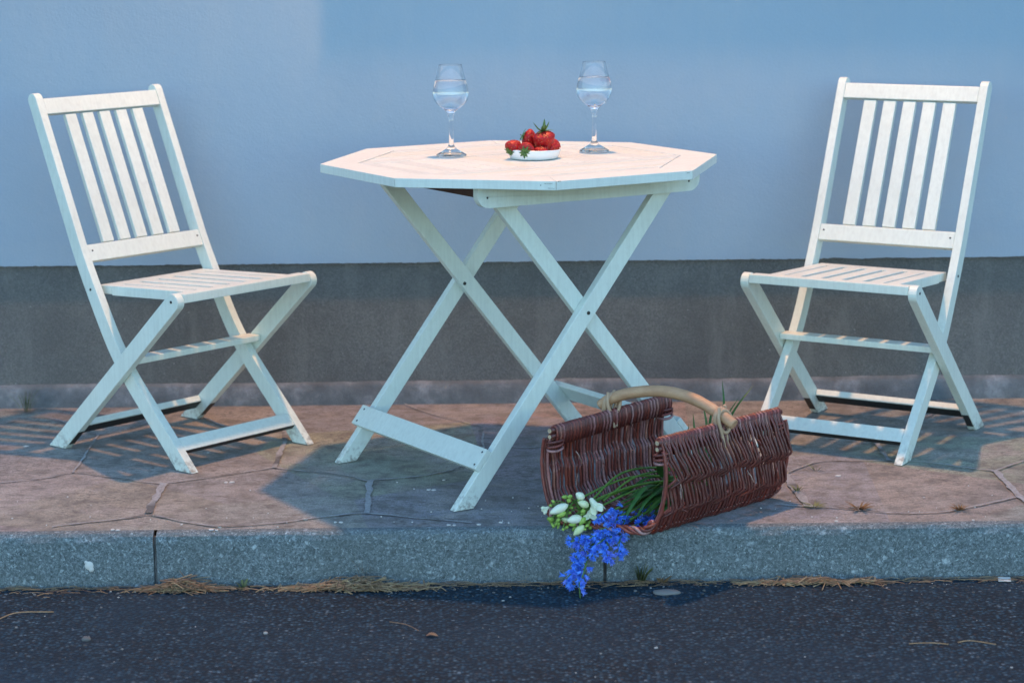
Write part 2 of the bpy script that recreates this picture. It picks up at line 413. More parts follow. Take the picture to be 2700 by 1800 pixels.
BUDS=[('w', (0.1747, 4.575, 0.076), 0.0206, 0.0154, -40), ('w', (0.1301, 4.563, 0.0514), 0.0403, 0.0171, 22), ('o', (0.1031, 4.575, 0.0486), 0.0154, 0.0163, 30), ('p', (0.1812, 4.563, 0.0618), 0.024, 0.0146, -25), ('o', (0.2055, 4.575, 0.0547), 0.0317, 0.03, -60), ('w', (0.1626, 4.563, 0.0293), 0.0317, 0.0171, 5), ('o', (0.1958, 4.575, 0.0348), 0.018, 0.0308, 90), ('p', (0.1714, 4.563, 0.0055), 0.0291, 0.0146, 42), ('p', (0.1462, 4.575, 0.0244), 0.0111, 0.0206, 80), ('g', (0.1353, 4.563, 0.0405), 0.0206, 0.012, 25), ('g', (0.1127, 4.575, 0.0266), 0.0103, 0.0146, 80), ('g', (0.1793, 4.563, 0.0254), 0.0188, 0.0111, 50), ('g', (0.1429, 4.575, 0.0745), 0.0128, 0.0077, 0), ('g', (0.1531, 4.563, 0.0784), 0.0103, 0.0069, 10), ('g', (0.1517, 4.575, 0.0671), 0.0103, 0.0094, 60), ('g', (0.1803, 4.563, 0.0463), 0.0103, 0.0086, 20), ('g', (0.1259, 4.575, 0.0173), 0.0103, 0.0069, 40), ('g', (0.1582, 4.563, 0.0184), 0.0154, 0.0077, 0), ('g', (0.1621, 4.575, 0.006), 0.012, 0.0069, 50), ('g', (0.189, 4.563, 0.0153), 0.0103, 0.0069, 20), ('g', (0.1957, 4.575, 0.0074), 0.0077, 0.0077, 0), ('g', (0.1387, 4.563, 0.0077), 0.006, 0.006, 0), ('g', (0.1162, 4.575, 0.0156), 0.006, 0.006, 20), ('g', (0.1846, 4.563, 0.0072), 0.0077, 0.0051, 10), ('g', (0.1462, 4.575, 0.0089), 0.0103, 0.0069, 40), ('g', (0.1282, 4.563, 0.0278), 0.0103, 0.0069, 40), ('g', (0.1729, 4.575, 0.0678), 0.0103, 0.0069, 80)]
CHIPS=[(-0.8093, 4.6236), (-0.6685, 4.6598), (-0.5843, 4.6353), (-0.6002, 4.6151), (0.7182, 4.6314), (1.0078, 4.6266), (-0.1014, 4.6332), (-0.037, 4.6341), (0.0091, 4.6498), (0.1306, 4.6984), (-1.1491, 5.4107), (-0.6931, 5.3209), (-0.6152, 5.0251), (1.3603, 5.6895), (0.7825, 5.0259), (-0.1509, 4.9369), (-0.1185, 5.024), (-0.4096, 4.6918), (-0.3426, 4.6642)]
# light of the hour: dusk sky plus the warm lamp on the house
SUN_EL, SUN_ROT, DUST, OZONE, SKY_S, EXPO = 8.0, 0.0, 0.5, 2.5, .15, 2.32
LAMP_W, LAMP_C = 66.0, (1.0, .49, .20)
# ------------------------------------------------------------------ setting
YW, YK, ZR, ZP = 5.8574, 4.595, -.1173, .3782
bm = bmesh.new()
s_ = 150
vs = [bm.verts.new((x, y, ZR)) for x, y in ((-s_, -s_), (s_, -s_), (s_, s_), (-s_, s_))]
bm.faces.new(vs)
tag(build('road', bm, M['road']), kind='structure')

KB = .028                                   # width of the kerb's top
bm = bmesh.new()
for x0, x1, y0, y1 in ((-9, 9, YK + KB, YW + .1),):
    nx, ny = 90, 24
    g = [[bm.verts.new((x0 + (x1 - x0) * (i / nx), y0 + (y1 - y0) * j / ny, 0)) for j in range(ny + 1)] for i in range(nx + 1)]
    for i in range(nx):
        for j in range(ny): bm.faces.new((g[i][j], g[i + 1][j], g[i + 1][j + 1], g[i][j + 1]))
tag(build('pavement', bm, M['stone']), kind='structure')

bm = bmesh.new()
for k, (w, pts) in enumerate(JOINTS):
    r2 = random.Random(k)
    P = spline([(x, y, 0) for x, y in pts], 12)
    prev = None
    for i, p in enumerate(P):
        t = (P[min(i + 1, len(P) - 1)] - P[max(i - 1, 0)]).normalized()
        a = V((-t.y, t.x, 0))
        ww = w / 900 * (.5 + .32 * noise.noise(p * 34 + V((k, 0, 0)))) * (.75 if w > 12 else .6)
        off = a * .004 * noise.noise(p * 21)
        y_ok = lambda q: V((q.x, min(q.y, YW - .004), .0028 + k * .00006))
        row = (bm.verts.new(y_ok(p + off + a * ww)), bm.verts.new(y_ok(p + off - a * ww)))
        if prev: bm.faces.new((prev[0], prev[1], row[1], row[0]))
        prev = row
tag(build('pavement_joints', bm, M['mortar']), kind='structure')

edges = [-9.0] + KJ + [9.0]
for a, b in zip(edges, edges[1:]):
    bm = bmesh.new()
    prof = [(YK + .004, ZR - .05), (YK, -.018), (YK + .003, -.007), (YK + .009, -.0015), (YK + .016, .0), (YK + KB, .0), (YK + KB, ZR - .05)]
    lo, hi = a + .0035, b - .0035
    n = max(2, int((min(hi, 1.6) - max(lo, -1.6)) / .02))
    xs = sorted({lo, hi} | {max(lo, -1.6) + (min(hi, 1.6) - max(lo, -1.6)) * i / n for i in range(n + 1)})
    rows = []
    for x in xs:
        rows.append([bm.verts.new((x, y + (.0042 * noise.noise(V((x * 19, k * 1.3, 0))) if 0 < k < 5 else 0), z + (.0012 * noise.noise(V((x * 17, k * 2, 5))) - .0006 if 0 < k < 5 else 0))) for k, (y, z) in enumerate(prof)])
    for A, B in zip(rows, rows[1:]):
        for k in range(len(prof) - 1): bm.faces.new((A[k], A[k + 1], B[k + 1], B[k]))
    bm.faces.new(rows[0]); bm.faces.new(rows[-1])
    kerb = tag(build('kerb_stone', bm, M['kerb'], smooth=False), kind='structure')
bm = bmesh.new()
box(bm, -9, 9, YK + .017, YK + KB - .003, ZR - .03, -.012)
tag(build('kerb_bedding', bm, M['mortar']), kind='structure')

# house front: plaster above a recessed roughcast plinth on a rough footing
hw = tag(empty('house_wall', (0, YW, 0)), 'pale blue plastered house front above a dark grey roughcast plinth', 'wall')
bm = bmesh.new()
bot = [(-8, ZP)] + [(-1.7 + i * .009, ZP + .0022 * noise.noise(V((i * .9, 0, 0))) + .0025 * noise.noise(V((i * .13, 3, 0)))) for i in range(390)] + [(8, ZP)]
prism(bm, bot + [(8, 5.0), (-8, 5.0)], 0, .35, UZ)
build('plaster', bm, M['plaster'], hw)
bm = bmesh.new()
box(bm, -8, 8, .0134, .33, -.1, ZP + .05)
build('plinth', bm, M['plinth'], hw)
bm = bmesh.new()
rows = []
for i in range(0, 331):
    x = -1.65 + i * .01
    top = .054 + .005 * noise.noise(V((x * 2.3, 1, 0))) + .0022 * noise.noise(V((x * 23, 2, 0)))
    pr = []
    for k, (yy, zz) in enumerate(((-.004, -.03), (-.002, .012), (.002, top * .6), (.006, top - .006), (.0134, top + .006), (.06, top + .006))):
        dn = .003 * noise.noise(V((x * 26, k * 1.7, 4))) if k < 4 else 0
        pr.append(bm.verts.new((x, yy + dn, zz + (.0015 * noise.noise(V((x * 33, k, 7))) if 0 < k < 5 else 0))))
    rows.append(pr)
for A, B in zip(rows, rows[1:]):
    for k in range(5): bm.faces.new((A[k], A[k + 1], B[k + 1], B[k])).smooth = True
build('footing', bm, M['footing'], hw)
bm = bmesh.new()                            # unseen block added above the frame to shade the top of the wall
box(bm, -.336, 2.6, -.07, -.0, 1.315, 1.50)
build('shade_ledge', bm, M['plaster'], hw, bevel=.004)

# ------------------------------------------------------------------ folding chairs
WI, TS, GAP, TL = .1765, .021, .0035, .0205
VO = WI + TS
VL0 = VO + GAP; VL1 = VL0 + TL
FR = [(0, .2025), (.0725, .134), (.14, .0665), (.215, -.006), (.285, -.057), (.345, -.091), (.40, -.121), (.46, -.1525), (.50, -.171), (.65, -.234), (.80, -.297), (.845, -.316)]
def fu(z):
    for (z0, u0), (z1, u1) in zip(FR, FR[1:]):
        if z0 <= z <= z1: return u0 + (u1 - u0) * (z - z0) / (z1 - z0)
def fdir(z):
    d = V((fu(min(z + .01, .84)) - fu(max(z - .01, 0)), min(z + .01, .84) - max(z - .01, 0)))
    return d.normalized()
def stile_poly():
    fine = [i / 30 * .845 for i in range(31)]
    def fs(z): return sum(fu(min(max(z + d, 0), .845)) for d in (-.02, 0, .02)) / 3 if .03 < z < .82 else fu(z)
    front = [(fs(z), z) for z in fine]
    back = []
    for z in fine:
        t = fdir(z); w = .040 - .009 * z / .85
        back.append((fs(z) - t.y * w, z + t.x * w))
    i = 0
    while back[i][1] < 0: i += 1            # cut the foot level with the ground
    a, b = back[i - 1], back[i]
    k = (0 - a[1]) / (b[1] - a[1])
    back = [(a[0] + (b[0] - a[0]) * k, 0)] + back[i:]
    f, bk = V(front[-1]), V(back[-1]); c = (f + bk) / 2; rr = (f - bk).length / 2
    e = (f - c).normalized(); up = V((-e.y, e.x))
    cap = [tuple(c + (e * math.cos(q) + up * math.sin(q)) * rr) for q in [math.pi * k / 8 for k in range(1, 8)]]
    return front + cap + back[::-1]
LEG_D = V((.4478, .403)).normalized(); LEG_N = V((-LEG_D.y, LEG_D.x)); LEG_W = .0208
def leg_poly():
    top = V((.1815, .4015))
    lo = lambda off: (top + LEG_N * off)
    a, b = lo(LEG_W), lo(-LEG_W)
    a0, b0 = a - LEG_D * (a.y / LEG_D.y), b - LEG_D * (b.y / LEG_D.y)
    arc = [tuple(top + LEG_N * LEG_W * math.cos(q) + LEG_D * LEG_W * math.sin(q)) for q in [math.pi * k / 10 for k in range(1, 10)]]
    return [tuple(b0), tuple(a0), tuple(a)] + arc + [tuple(b)]
def along(bm, c, d, n, L, T, v0, v1):
    """board in the chair's side plane: centre c, length L along d, thickness T along n, spanning v0..v1"""
    c, d, n = V(c), V(d).normalized(), V(n).normalized()
    prism(bm, [tuple(c + d * (L / 2 * s) + n * (T / 2 * q)) for s, q in ((-1, -1), (1, -1), (1, 1), (-1, 1))], v0, v1, UZ)
def pin(bm, u, z, v, s, r_=.0032):
    lathe(bm, [(0, 0), (r_, 0), (r_, .0012), (0, .0012)], 10, aim((u, v, z), (0, s, 0)))

def boolean_cut(o, cutter):
    md = o.modifiers.new('cut', 'BOOLEAN'); md.object = cutter; md.operation = 'DIFFERENCE'; md.solver = 'EXACT'
    dg = bpy.context.evaluated_depsgraph_get()
    me = bpy.data.meshes.new_from_object(o.evaluated_get(dg))
    o.modifiers.clear(); o.data = me
    b = bmesh.new(); b.from_mesh(me)
    es = [e for e in b.edges if len(e.link_faces) == 2 and e.calc_face_angle(0) > R(35)]
    bmesh.ops.bevel(b, geom=es, offset=.0016, segments=2, affect='EDGES', profile=.6, clamp_overlap=True)
    b.to_mesh(me); b.free()
    bpy.data.objects.remove(cutter)

def make_chair(label, loc, rz):
    t = tag(empty('folding_chair', loc, rz), label, 'chair', 'white folding chairs beside the table')
    for s in (-1, 1):
        bm = bmesh.new(); prism(bm, stile_poly(), s * WI, s * VO, UZ)
        st = build('back_post', bm, M['white'], t, .0022)
        bm = bmesh.new(); pin(bm, fu(.40) - .018, .398, s * VO, s); build('screw', bm, M['screw'], st)
        bm = bmesh.new(); prism(bm, leg_poly(), s * VL0, s * VL1, UZ)
        lg = build('rear_leg', bm, M['white'], t, 0)
        c = bmesh.new()
        a, b = V((-.062, .1935)), V((-.196, .0665))
        along(c, (a + b) / 2, LEG_D, LEG_N, (a - b).length, .0065, s * (VL0 - .004), s * (VL0 + .008))
        boolean_cut(lg, build('cutter', c, M['slot_shade_cracks']))
        bm = bmesh.new()
        along(bm, (a + b) / 2, LEG_D, LEG_N, (a - b).length - .0004, .0061, s * (VL0 + .0035), s * (VL0 + .0078))  # black strip in the groove paints the darkness inside the slot
        build('slot_shade', bm, M['slot_shade_cracks'], lg)
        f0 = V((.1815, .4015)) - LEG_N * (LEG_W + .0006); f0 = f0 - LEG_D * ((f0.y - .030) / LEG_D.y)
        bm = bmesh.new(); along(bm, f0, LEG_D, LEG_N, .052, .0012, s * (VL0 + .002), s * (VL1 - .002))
        tag(build('grimy_shaded_underside', bm, M['grime_shade'], lg), 'black underside of the foot, grime with painted-in shade')
        bm = bmesh.new(); pin(bm, .1795, .4035, s * VL1, s)
        build('screw', bm, M['screw'], lg)
    # backrest
    for z0, z1, nm in ((.8065, .8425, 'top_rail'), (.463, .5005, 'lower_rail')):
        zm = (z0 + z1) / 2; d = fdir(zm); n = V((d.y, -d.x))
        bm = bmesh.new()
        along(bm, V((fu(zm), zm)) - n * .0105, d, n, (z1 - z0) / d.y, .019, -WI + .0004, WI - .0004)
        rl = build(nm, bm, M['white_u'] if False else M['white'], t, .0018)
        if nm == 'lower_rail':
            pz = zm + .004
            for v in (-WI + .011, WI - .011):
                bm = bmesh.new(); lathe(bm, [(0, 0), (.0022, 0), (.0022, .0012), (0, .0012)], 10, aim((fu(pz) - .0012, v, pz), (n.x, 0, n.y)))
                build('screw', bm, M['screw'], rl)
    for k in range(-2, 3):
        za, zb = .4985, .8085
        d = V((fu(zb) - fu(za), zb - za)).normalized(); n = V((d.y, -d.x))
        bm = bmesh.new()
        c = (V((fu(za), za)) + V((fu(zb), zb))) / 2 - n * .011
        along(bm, c, d, n, .326, .011, k * .0522 - .0164, k * .0522 + .0164)
        build('back_slat', bm, M['white'], t, .0018)
    # seat: its top plane slopes back
    A, B = V((.2, .4205)), V((-.150, .404)); d = (A - B).normalized(); n = V((-d.y, d.x))
    def seat_board(bm, u0, u1, v0, v1, th=.019, drop=0.0):
        p = lambda u: B + d * ((u - B.x) / d.x)
        along(bm, (p(u0) + p(u1)) / 2 - n * (th / 2 + drop), d, n, (p(u1) - p(u0)).length, th, v0, v1)
    WS = .1645
    bm = bmesh.new()
    seat_board(bm, .160, .2, -VL0 + .0006, VL0 - .0006, .0205)
    seat_board(bm, -.150, -.102, -WS, WS, .0205)
    for s in (-1, 1): seat_board(bm, -.1015, .1595, s * WS, s * (WS - .034), .023)
    build('seat_frame', bm, M['white'], t, .0018)
    pitch = (2 * WS - .068 + .0) / 5
    bm = bmesh.new()
    for k in range(5):
        c = -WS + .034 + pitch * (k + .5)
        seat_board(bm, -.1015, .1595, c - pitch / 2 + .0072, c + pitch / 2 - .0072, .014)
    build('seat_slats', bm, M['white'], t, .0016)
    # bars
    bm = bmesh.new()
    prism(bm, [(-.0235, .2345), (.018, .2345), (.018, .249), (-.0235, .249)], -VL0 + .0006, VL0 - .0006, UZ)
    build('middle_bar', bm, M['white'], t, .002)
    zm = .059; dd = fdir(zm); nn = V((dd.y, -dd.x))
    bm = bmesh.new(); along(bm, V((fu(zm), zm)) - nn * .009, dd, nn, .0365, .016, -WI + .0005, WI - .0005)
    fb = build('front_bar', bm, M['white'], t, .0018)
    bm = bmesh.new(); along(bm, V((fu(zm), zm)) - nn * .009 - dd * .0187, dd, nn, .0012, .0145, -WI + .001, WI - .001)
    tag(build('grimy_shaded_underside', bm, M['grime_shade'], fb), 'black lower edge, grime with painted-in shade')
    bm = bmesh.new(); c = V((-.2270, .0480)); along(bm, c, LEG_D, LEG_N, .034, .017, -VL0 + .0005, VL0 - .0005)
    rb = build('rear_bar', bm, M['white'], t, .0018)
    bm = bmesh.new(); along(bm, c - LEG_N * .0089 - LEG_D * .0015, LEG_D, LEG_N, .029, .0012, -VL0 + .001, VL0 - .001)  # thin black slab: the bar's dirt and its underside shade together
    tag(build('grimy_shaded_underside', bm, M['grime_shade'], rb), 'black underside, grime with painted-in shade')
    return t
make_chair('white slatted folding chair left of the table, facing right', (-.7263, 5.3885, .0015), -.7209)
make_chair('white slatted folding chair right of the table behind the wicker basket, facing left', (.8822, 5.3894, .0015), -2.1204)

# ------------------------------------------------------------------ table
AT = .5550
TH = .72
tb = tag(empty('folding_table', (.0645, 5.1354, .0015), AT), 'white eight-sided folding table with crossed legs between the two chairs', 'table')
PQ = lambda p, z, q: V((p, -q, z))
TOP = lambda x, y, z: V((x, y, z))
off = -math.pi / 2 - math.pi / 8 - .801
RT = .4570; AP = RT * math.cos(math.pi / 8)
def octa(ap):
    rr = ap / math.cos(math.pi / 8)
    return [(rr * math.cos(off + k * math.pi / 4), rr * math.sin(off + k * math.pi / 4)) for k in range(8)]
FW = .078
bm = bmesh.new()
O, I = octa(AP), octa(AP - FW)
for k in range(8):
    k2 = (k + 1) % 8
    quad = [O[k], O[k2], I[k2], I[k]]
    mid = ((O[k][0] + O[k2][0]) / 2, (O[k][1] + O[k2][1]) / 2)
    tx, ty = (O[k2][0] - O[k][0]), (O[k2][1] - O[k][1]); L = math.hypot(tx, ty); tx /= L; ty /= L
    def pull(p, s):                         # leave a hairline at the mitre
        return (p[0] + tx * s * .0006, p[1] + ty * s * .0006)
    quad = [pull(O[k], 1), pull(O[k2], -1), pull(I[k2], -1), pull(I[k], 1)]
    prism(bm, quad, TH - .0195, TH, TOP)
fr_ = build('tabletop_frame', bm, M['white_top'], tb, .0012)
for kc, segs in ((1, ((-.026, -.008, .0050, .0006), (-.018, -.003, .0148, .0006), (-.034, -.032, .0080, .0020), (.004, .012, .0004, .0009))), (2, ((-.016, -.009, .0040, .0007),)), (0, ((-.006, .006, .0012, .0012),))):
    for a0, a1, dz, hh in segs:             # cracked paint at the mitred corners
        k2 = kc - 1 if a0 < 0 else kc + 1
        ex, ey = O[k2 % 8][0] - O[kc][0], O[k2 % 8][1] - O[kc][1]; L = math.hypot(ex, ey); ex /= L; ey /= L
        nx_, ny_ = (O[kc][0] + O[k2 % 8][0]), (O[kc][1] + O[k2 % 8][1]); ln = math.hypot(nx_, ny_); nx_ /= ln; ny_ /= ln
        b0, b1 = sorted((abs(a0), abs(a1)))
        bm = bmesh.new()
        prism(bm, [(O[kc][0] + ex * q + nx_ * w_, O[kc][1] + ey * q + ny_ * w_) for q, w_ in ((b0, -.0002), (b1, -.0002), (b1, .0004), (b0, .0004))], TH - dz - hh, TH - dz, TOP)
        build('paint_crack', bm, M['slot_shade_cracks'], fr_)
bm = bmesh.new()
def inner_strip(x0, x1, y0, y1):
    poly = [(x0, y0), (x1, y0), (x1, y1), (x0, y1)]
    for k in range(8):
        a = off + (k + .5) * math.pi / 4
        poly = clip(poly, math.cos(a), math.sin(a), AP - FW - .0034)
        if len(poly) < 3: return
    n0 = len(bm.faces); r6 = random.Random(int((x0 * 7 + y0 * 13) * 1000))
    prism(bm, poly, TH - .012, TH - .0004 - r6.random() * .0007, TOP)
    bm.faces.ensure_lookup_table(); mi = r6.choice((0, 1, 2))
    for f in bm.faces[n0:]: f.material_index = mi
ba = .13; step = .0445; g = .0030
y = ba
while y < .36:
    inner_strip(-.4, .4, y + g, y + step - g); inner_strip(-.4, .4, -y - step + g, -y - g); y += step
x = -.356
while x < .36:
    inner_strip(x + .0014, x + step - .0014, -ba + g, ba - g); x += step
build('tabletop_slats', bm, [M['white_top'], M['white_top2'], M['white_top3']], tb, .0009, seg=1)
bm = bmesh.new()
prism(bm, octa(AP - FW - .002), TH - .0195, TH - .013, TOP)
build('underside', bm, M['dark_wood'], tb)
for p0 in (-.280, .262):
    bm = bmesh.new(); prism(bm, [(p0, -.2570), (p0 + .020, -.2570), (p0 + .020, .2975), (p0, .2975)], .677, TH - .0197, TOP)
    build('batten', bm, M['dark_wood'], tb)
def leg(pb0, pb1, slope, q0, q1, top):
    w = pb1 - pb0
    bm = bmesh.new()
    poly = [(pb0, 0), (pb1, 0), (pb1 + slope * top, top), (pb0 + slope * top, top)]
    prism(bm, poly, q0, q1, PQ)
    return build('leg', bm, M['white'], tb, .002)
# outer frame: feet towards the left, inner frame: feet towards the right
l4 = leg(-.3410, -.2920, .807, .236, .256, .690)
leg(-.3410, -.2920, .807, -.2965, -.2765, .690)
l3 = leg(.3170, .3660, -.820, .2155, .2355, .690)
l1 = leg(.3170, .3660, -.820, -.2760, -.2560, .690)
for l_, p_, z_, q_ in ((l4, .010, .4004, .256), (l1, .0, .4004, -.256)):
    bm = bmesh.new()
    lathe(bm, [(0, 0), (.0042, 0), (.0042, .001), (.0025, .0014), (0, .0014)], 14, aim(PQ(p_, z_, q_), (0, -1, 0)))
    build('bolt', bm, M['screw'], l_)
def apron(q0, q1, e=-.285):
    a = [(e, .699), (e, .680)]
    for k in range(7):
        t = math.pi * (1 + .5 * k / 6); a.append((e + .028 + .028 * math.cos(t), .6545 + .026 + .026 * math.sin(t)))
    for k in range(7):
        t = math.pi * (1.5 + .5 * k / 6); a.append((.298 - .028 + .028 * math.cos(t), .6545 + .026 + .026 * math.sin(t)))
    a += [(.298, .699)]
    bm = bmesh.new(); prism(bm, a, q0, q1, PQ)
    ap_ = build('apron', bm, M['white'], tb, .0018)
    for p_ in (e + .023, .268):
        bm = bmesh.new(); lathe(bm, [(0, 0), (.0022, 0), (.0022, .001), (0, .001)], 10, aim(PQ(p_, .677, q1), (0, -1, 0)))
        build('screw', bm, M['screw'], ap_)
apron(.2575, .277); apron(-.3175, -.298, -.215)
def tie(pts_center, d, n, L, T, q0, q1):
    c, d, n = V(pts_center), V(d).normalized(), V(n).normalized()
    bm = bmesh.new()
    prism(bm, [tuple(c + d * (L / 2 * s) + n * (T / 2 * q)) for s, q in ((-1, -1), (1, -1), (1, 1), (-1, 1))], q0, q1, PQ)
    o = build('tie_bar', bm, M['white'], tb, .0018)
    return o, c, d, n
d_o = V((.807, 1)).normalized(); n_o = V((-d_o.y, d_o.x))
c_o = V((-.341 + .807 * .0985, .0985)) + n_o * .0072
tie_o, c, d, n = tie(c_o, d_o, n_o, .052, .0145, -.305, .2565)
for dd in (-.016, .016):
    for q in (.246, -.287):
        p = c + d * dd + n * .0071
        bm = bmesh.new(); lathe(bm, [(0, 0), (.0024, 0), (.0024, .0009), (0, .0009)], 10, aim(PQ(p.x, p.y, q), PQ(n.x, n.y, 0)))
        build('screw', bm, M['screw'], tie_o)
d_i = V((-.82, 1)).normalized(); n_i = V((d_i.y, -d_i.x))
tie(V((.366 - .82 * .0985, .0985)) + n_i * .0072, d_i, n_i, .052, .0145, -.285, .2355)

# ------------------------------------------------------------------ things on the table
TZ = TH + .0018
def smooth_profile(p, n=5):
    return [(max(v.x, 0), v.y) for v in spline([(a, b, 0) for a, b in p], n)]
def wine_glass(label, x, y):
    t = tag(empty('wine_glass', (x, y, TZ)), label, 'glass', 'glasses of water on the table')
    outer = [(0, .0004), (.0335, .0004), (.0350, .0018), (.0345, .0034), (.030, .0062), (.022, .0105), (.013, .0165), (.0078, .0225), (.0058, .030), (.0050, .045), (.0047, .065), (.0049, .085),
             (.0066, .0925), (.0086, .0965), (.0088, .0990), (.0110, .1025), (.0190, .1085), (.0290, .1165), (.0370, .1265), (.0408, .1380), (.0409, .146), (.0388, .160), (.0346, .176), (.0302, .193), (.0266, .2088)]
    outer = outer[:5] + smooth_profile(outer[5:])
    inner = smooth_profile([(.0263, .2088), (.0296, .193), (.0340, .176), (.0382, .160), (.0402, .146), (.0400, .1385), (.0362, .1275), (.0282, .1182), (.0180, .1122), (.0085, .1098), (.0, .1092)])
    inner[-1] = (0, .1092)
    outer = outer[:-1] + [(.0268, .2081), (.02668, .2086), (.0265, .2089)]; inner = [(.0263, .2086), (.0264, .2081)] + inner[1:]
    bm = bmesh.new(); lathe(bm, outer + inner, 64)
    build('glass_body', bm, M['glass'], t)
    wp = [(r_ + .00012 if r_ > .001 else 0, z) for r_, z in inner[::-1] if z < .1735]
    wp += [(wp[-1][0] - .0001, .1741), (wp[-1][0] - .002, .1737), (0, .1735)]
    bm = bmesh.new(); lathe(bm, wp, 64)
    build('water', bm, M['water'], t)
wine_glass('stemmed glass of water left of the strawberries', -.0952, 5.2168)
wine_glass('stemmed glass of water right of the strawberries', .2377, 5.2856)

DX, DY = .0944, 5.150
bm = bmesh.new()
prof = [(0, 0), (.050, 0), (.0545, .0012), (.0585, .010), (.0612, .0205), (.0606, .0222), (.0594, .0218), (.0563, .011), (.0525, .0045), (.048, .0032), (0, .0032)]
lathe(bm, prof, 64)
for v in bm.verts:
    a = math.atan2(v.co.y, v.co.x); v.co.z += (.0009 * math.sin(3 * a + 1) + .0005 * math.sin(5 * a)) * (v.co.z / .022)
ds = tag(build('dish', bm, M['china']), 'shallow white china dish holding the strawberries', 'dish')
ds.location = (DX, DY, TZ)
def strawberry(label, p, stem, Rr, L, up=False, roll=0.0):
    Rr *= 1.17; L *= 1.10
    t = tag(empty('strawberry', p), label, 'strawberry', 'strawberries heaped in the dish')
    prof = []
    n = 20
    for i in range(n + 1):
        q = i / n
        r_ = Rr * (math.sin(math.pi / 2 * min(q / .26, 1)) ** .8 if q < .26 else (1 - ((q - .26) / .74) ** 1.75) ** .85)
        if i in (0, n): r_ = 0
        prof.append((r_, L * (.5 - q) - (.06 * L if i == 0 else 0)))
    bm = bmesh.new(); lathe(bm, prof, 28)
    sd = rng.random() * 50
    for v in bm.verts: v.co *= 1 + .10 * noise.noise(v.co * 50 + V((sd, 0, 0))) + .02 * noise.noise(v.co * 260 + V((sd, 0, 0)))
    q = V(stem).normalized().to_track_quat('Z', 'Y')
    b = build('flesh', bm, M['berry'], t)
    b.rotation_mode = 'QUATERNION'; b.rotation_quaternion = q
    bm = bmesh.new(); ns = 9
    for k in range(ns):
        a = 2 * math.pi * k / ns + roll + rng.uniform(-.15, .15); o = V((math.cos(a), math.sin(a), 0))
        ln = Rr * rng.uniform(.7, 1.0) * (1.05 if up else .9)
        z0 = L * .46
        lift = (.9 if up and k % 3 else .18) + rng.uniform(-.15, .2)
        pts = [V((0, 0, z0)), o * ln * .45 + V((0, 0, z0 + ln * lift * .35)), o * ln * (.8 if lift > .6 else 1.0) + V((0, 0, z0 + ln * lift * (1.0 if lift > .6 else .1)))]
        blade(bm, pts, Rr * .34, 4, .3)
    tube(bm, [V((0, 0, z0 - .002)), V((.001, 0, z0 + Rr * .35))], .0011, 6)
    c = build('calyx', bm, M['sepal'], t)
    c.rotation_mode = 'QUATERNION'; c.rotation_quaternion = q
    return t
dy = .012
strawberry('biggest strawberry standing upright with raised green sepals, right of the heap', (.1165, 5.125 + dy, .7605), (-.10, -.12, 1), .0225, .047, True, .5)
strawberry('strawberry at the top of the heap, leaning left beside the biggest one', (.0868, 5.146 + dy, .7635), (-.85, -.15, .42), .0185, .038, False, .2)
strawberry('strawberry at the left rim of the dish with its calyx down by the rim', (.0500, 5.120 + dy, .7500), (-.60, -.50, -.55), .0180, .036)
strawberry('strawberry at the front of the dish showing its green calyx to the viewer', (.0770, 5.098 + dy, .7455), (-.28, -.90, -.28), .0170, .034, False, .4)
strawberry('strawberry at the right rim of the dish half behind the biggest one', (.1350, 5.150 + dy, .7440), (.2, .8, .1), .0165, .034)
strawberry('strawberry low at the front under the biggest one', (.1075, 5.102 + dy, .7395), (.7, .3, -.4), .0150, .030)
strawberry('dark strawberry deep in the middle of the heap', (.0975, 5.152 + dy, .7440), (.1, .9, .2), .0165, .034)

# ------------------------------------------------------------------ wicker basket
NL, FL, NRt, FRt = V((.1139, 4.660)), V((.383, 4.980)), V((.3429, 4.5277)), V((.623, 4.808))
HB = .196
bk = tag(empty('wicker_basket', (.366, 4.744, 0)), 'open-ended brown wicker log basket with a bent wood handle, spilling flowers over the kerb', 'basket')
Oi = V((.366, 4.744, 0))
LEN = .41
def surf(s, d, z, fwd=0.0):
    """s along the length (0 = near end), d across from the left wall, z up -> point local to the basket"""
    l, r_ = NL.lerp(FL, s), NRt.lerp(FRt, s)
    e = (r_ - l); D = e.length; e = e / D
    ax = ((FL - NL) + (FRt - NRt)).normalized()
    p = l + e * (d if d < .13 else D - (.265 - d)) - ax * fwd
    return V((p.x, p.y, z)) - Oi
DW = .265
def profile():
    """(d, z, outward normal d, z) from the left rim over the floor to the right rim"""
    pts = [(.002, HB), (-.007, .165), (-.010, .125), (-.006, .085), (.004, .045), (.022, .016), (.05, .006), (.09, .0045), (.1325, .0040)]
    pts = pts + [(DW - d, z) for d, z in pts[-2::-1]]
    return spline([(d, z, 0) for d, z in pts], 8)
PF = profile(); NP = len(PF)
def pnorm(i):
    t = (PF[min(i + 1, NP - 1)] - PF[max(i - 1, 0)]).normalized()
    return V((t.y, -t.x))
ACC = [0.0]
for a, b in zip(PF, PF[1:]): ACC.append(ACC[-1] + (b - a).length)
TOT = ACC[-1]
KN = [0, .036, .080, .096, .142, .158, .200, .40]
ZG = [0, .001, .0180, .0070, .0170, .0070, .009, .0]
OU = [0, .0015, .0130, -.0030, .0120, -.0005, .006, .0]
def interp(X, Y, a):
    for x0, y0, x1, y1 in zip(X, Y, X[1:], Y[1:]):
        if x0 <= a <= x1: return y0 + (y1 - y0) * (a - x0) / (x1 - x0)
    return 0
def zig(a): return interp(KN, ZG, a)        # sideways zigzag of the rods, by arc length from the nearer rim
def inout(a): return interp(KN, OU, a)      # and the way they ride over the hidden stakes
NR = 72
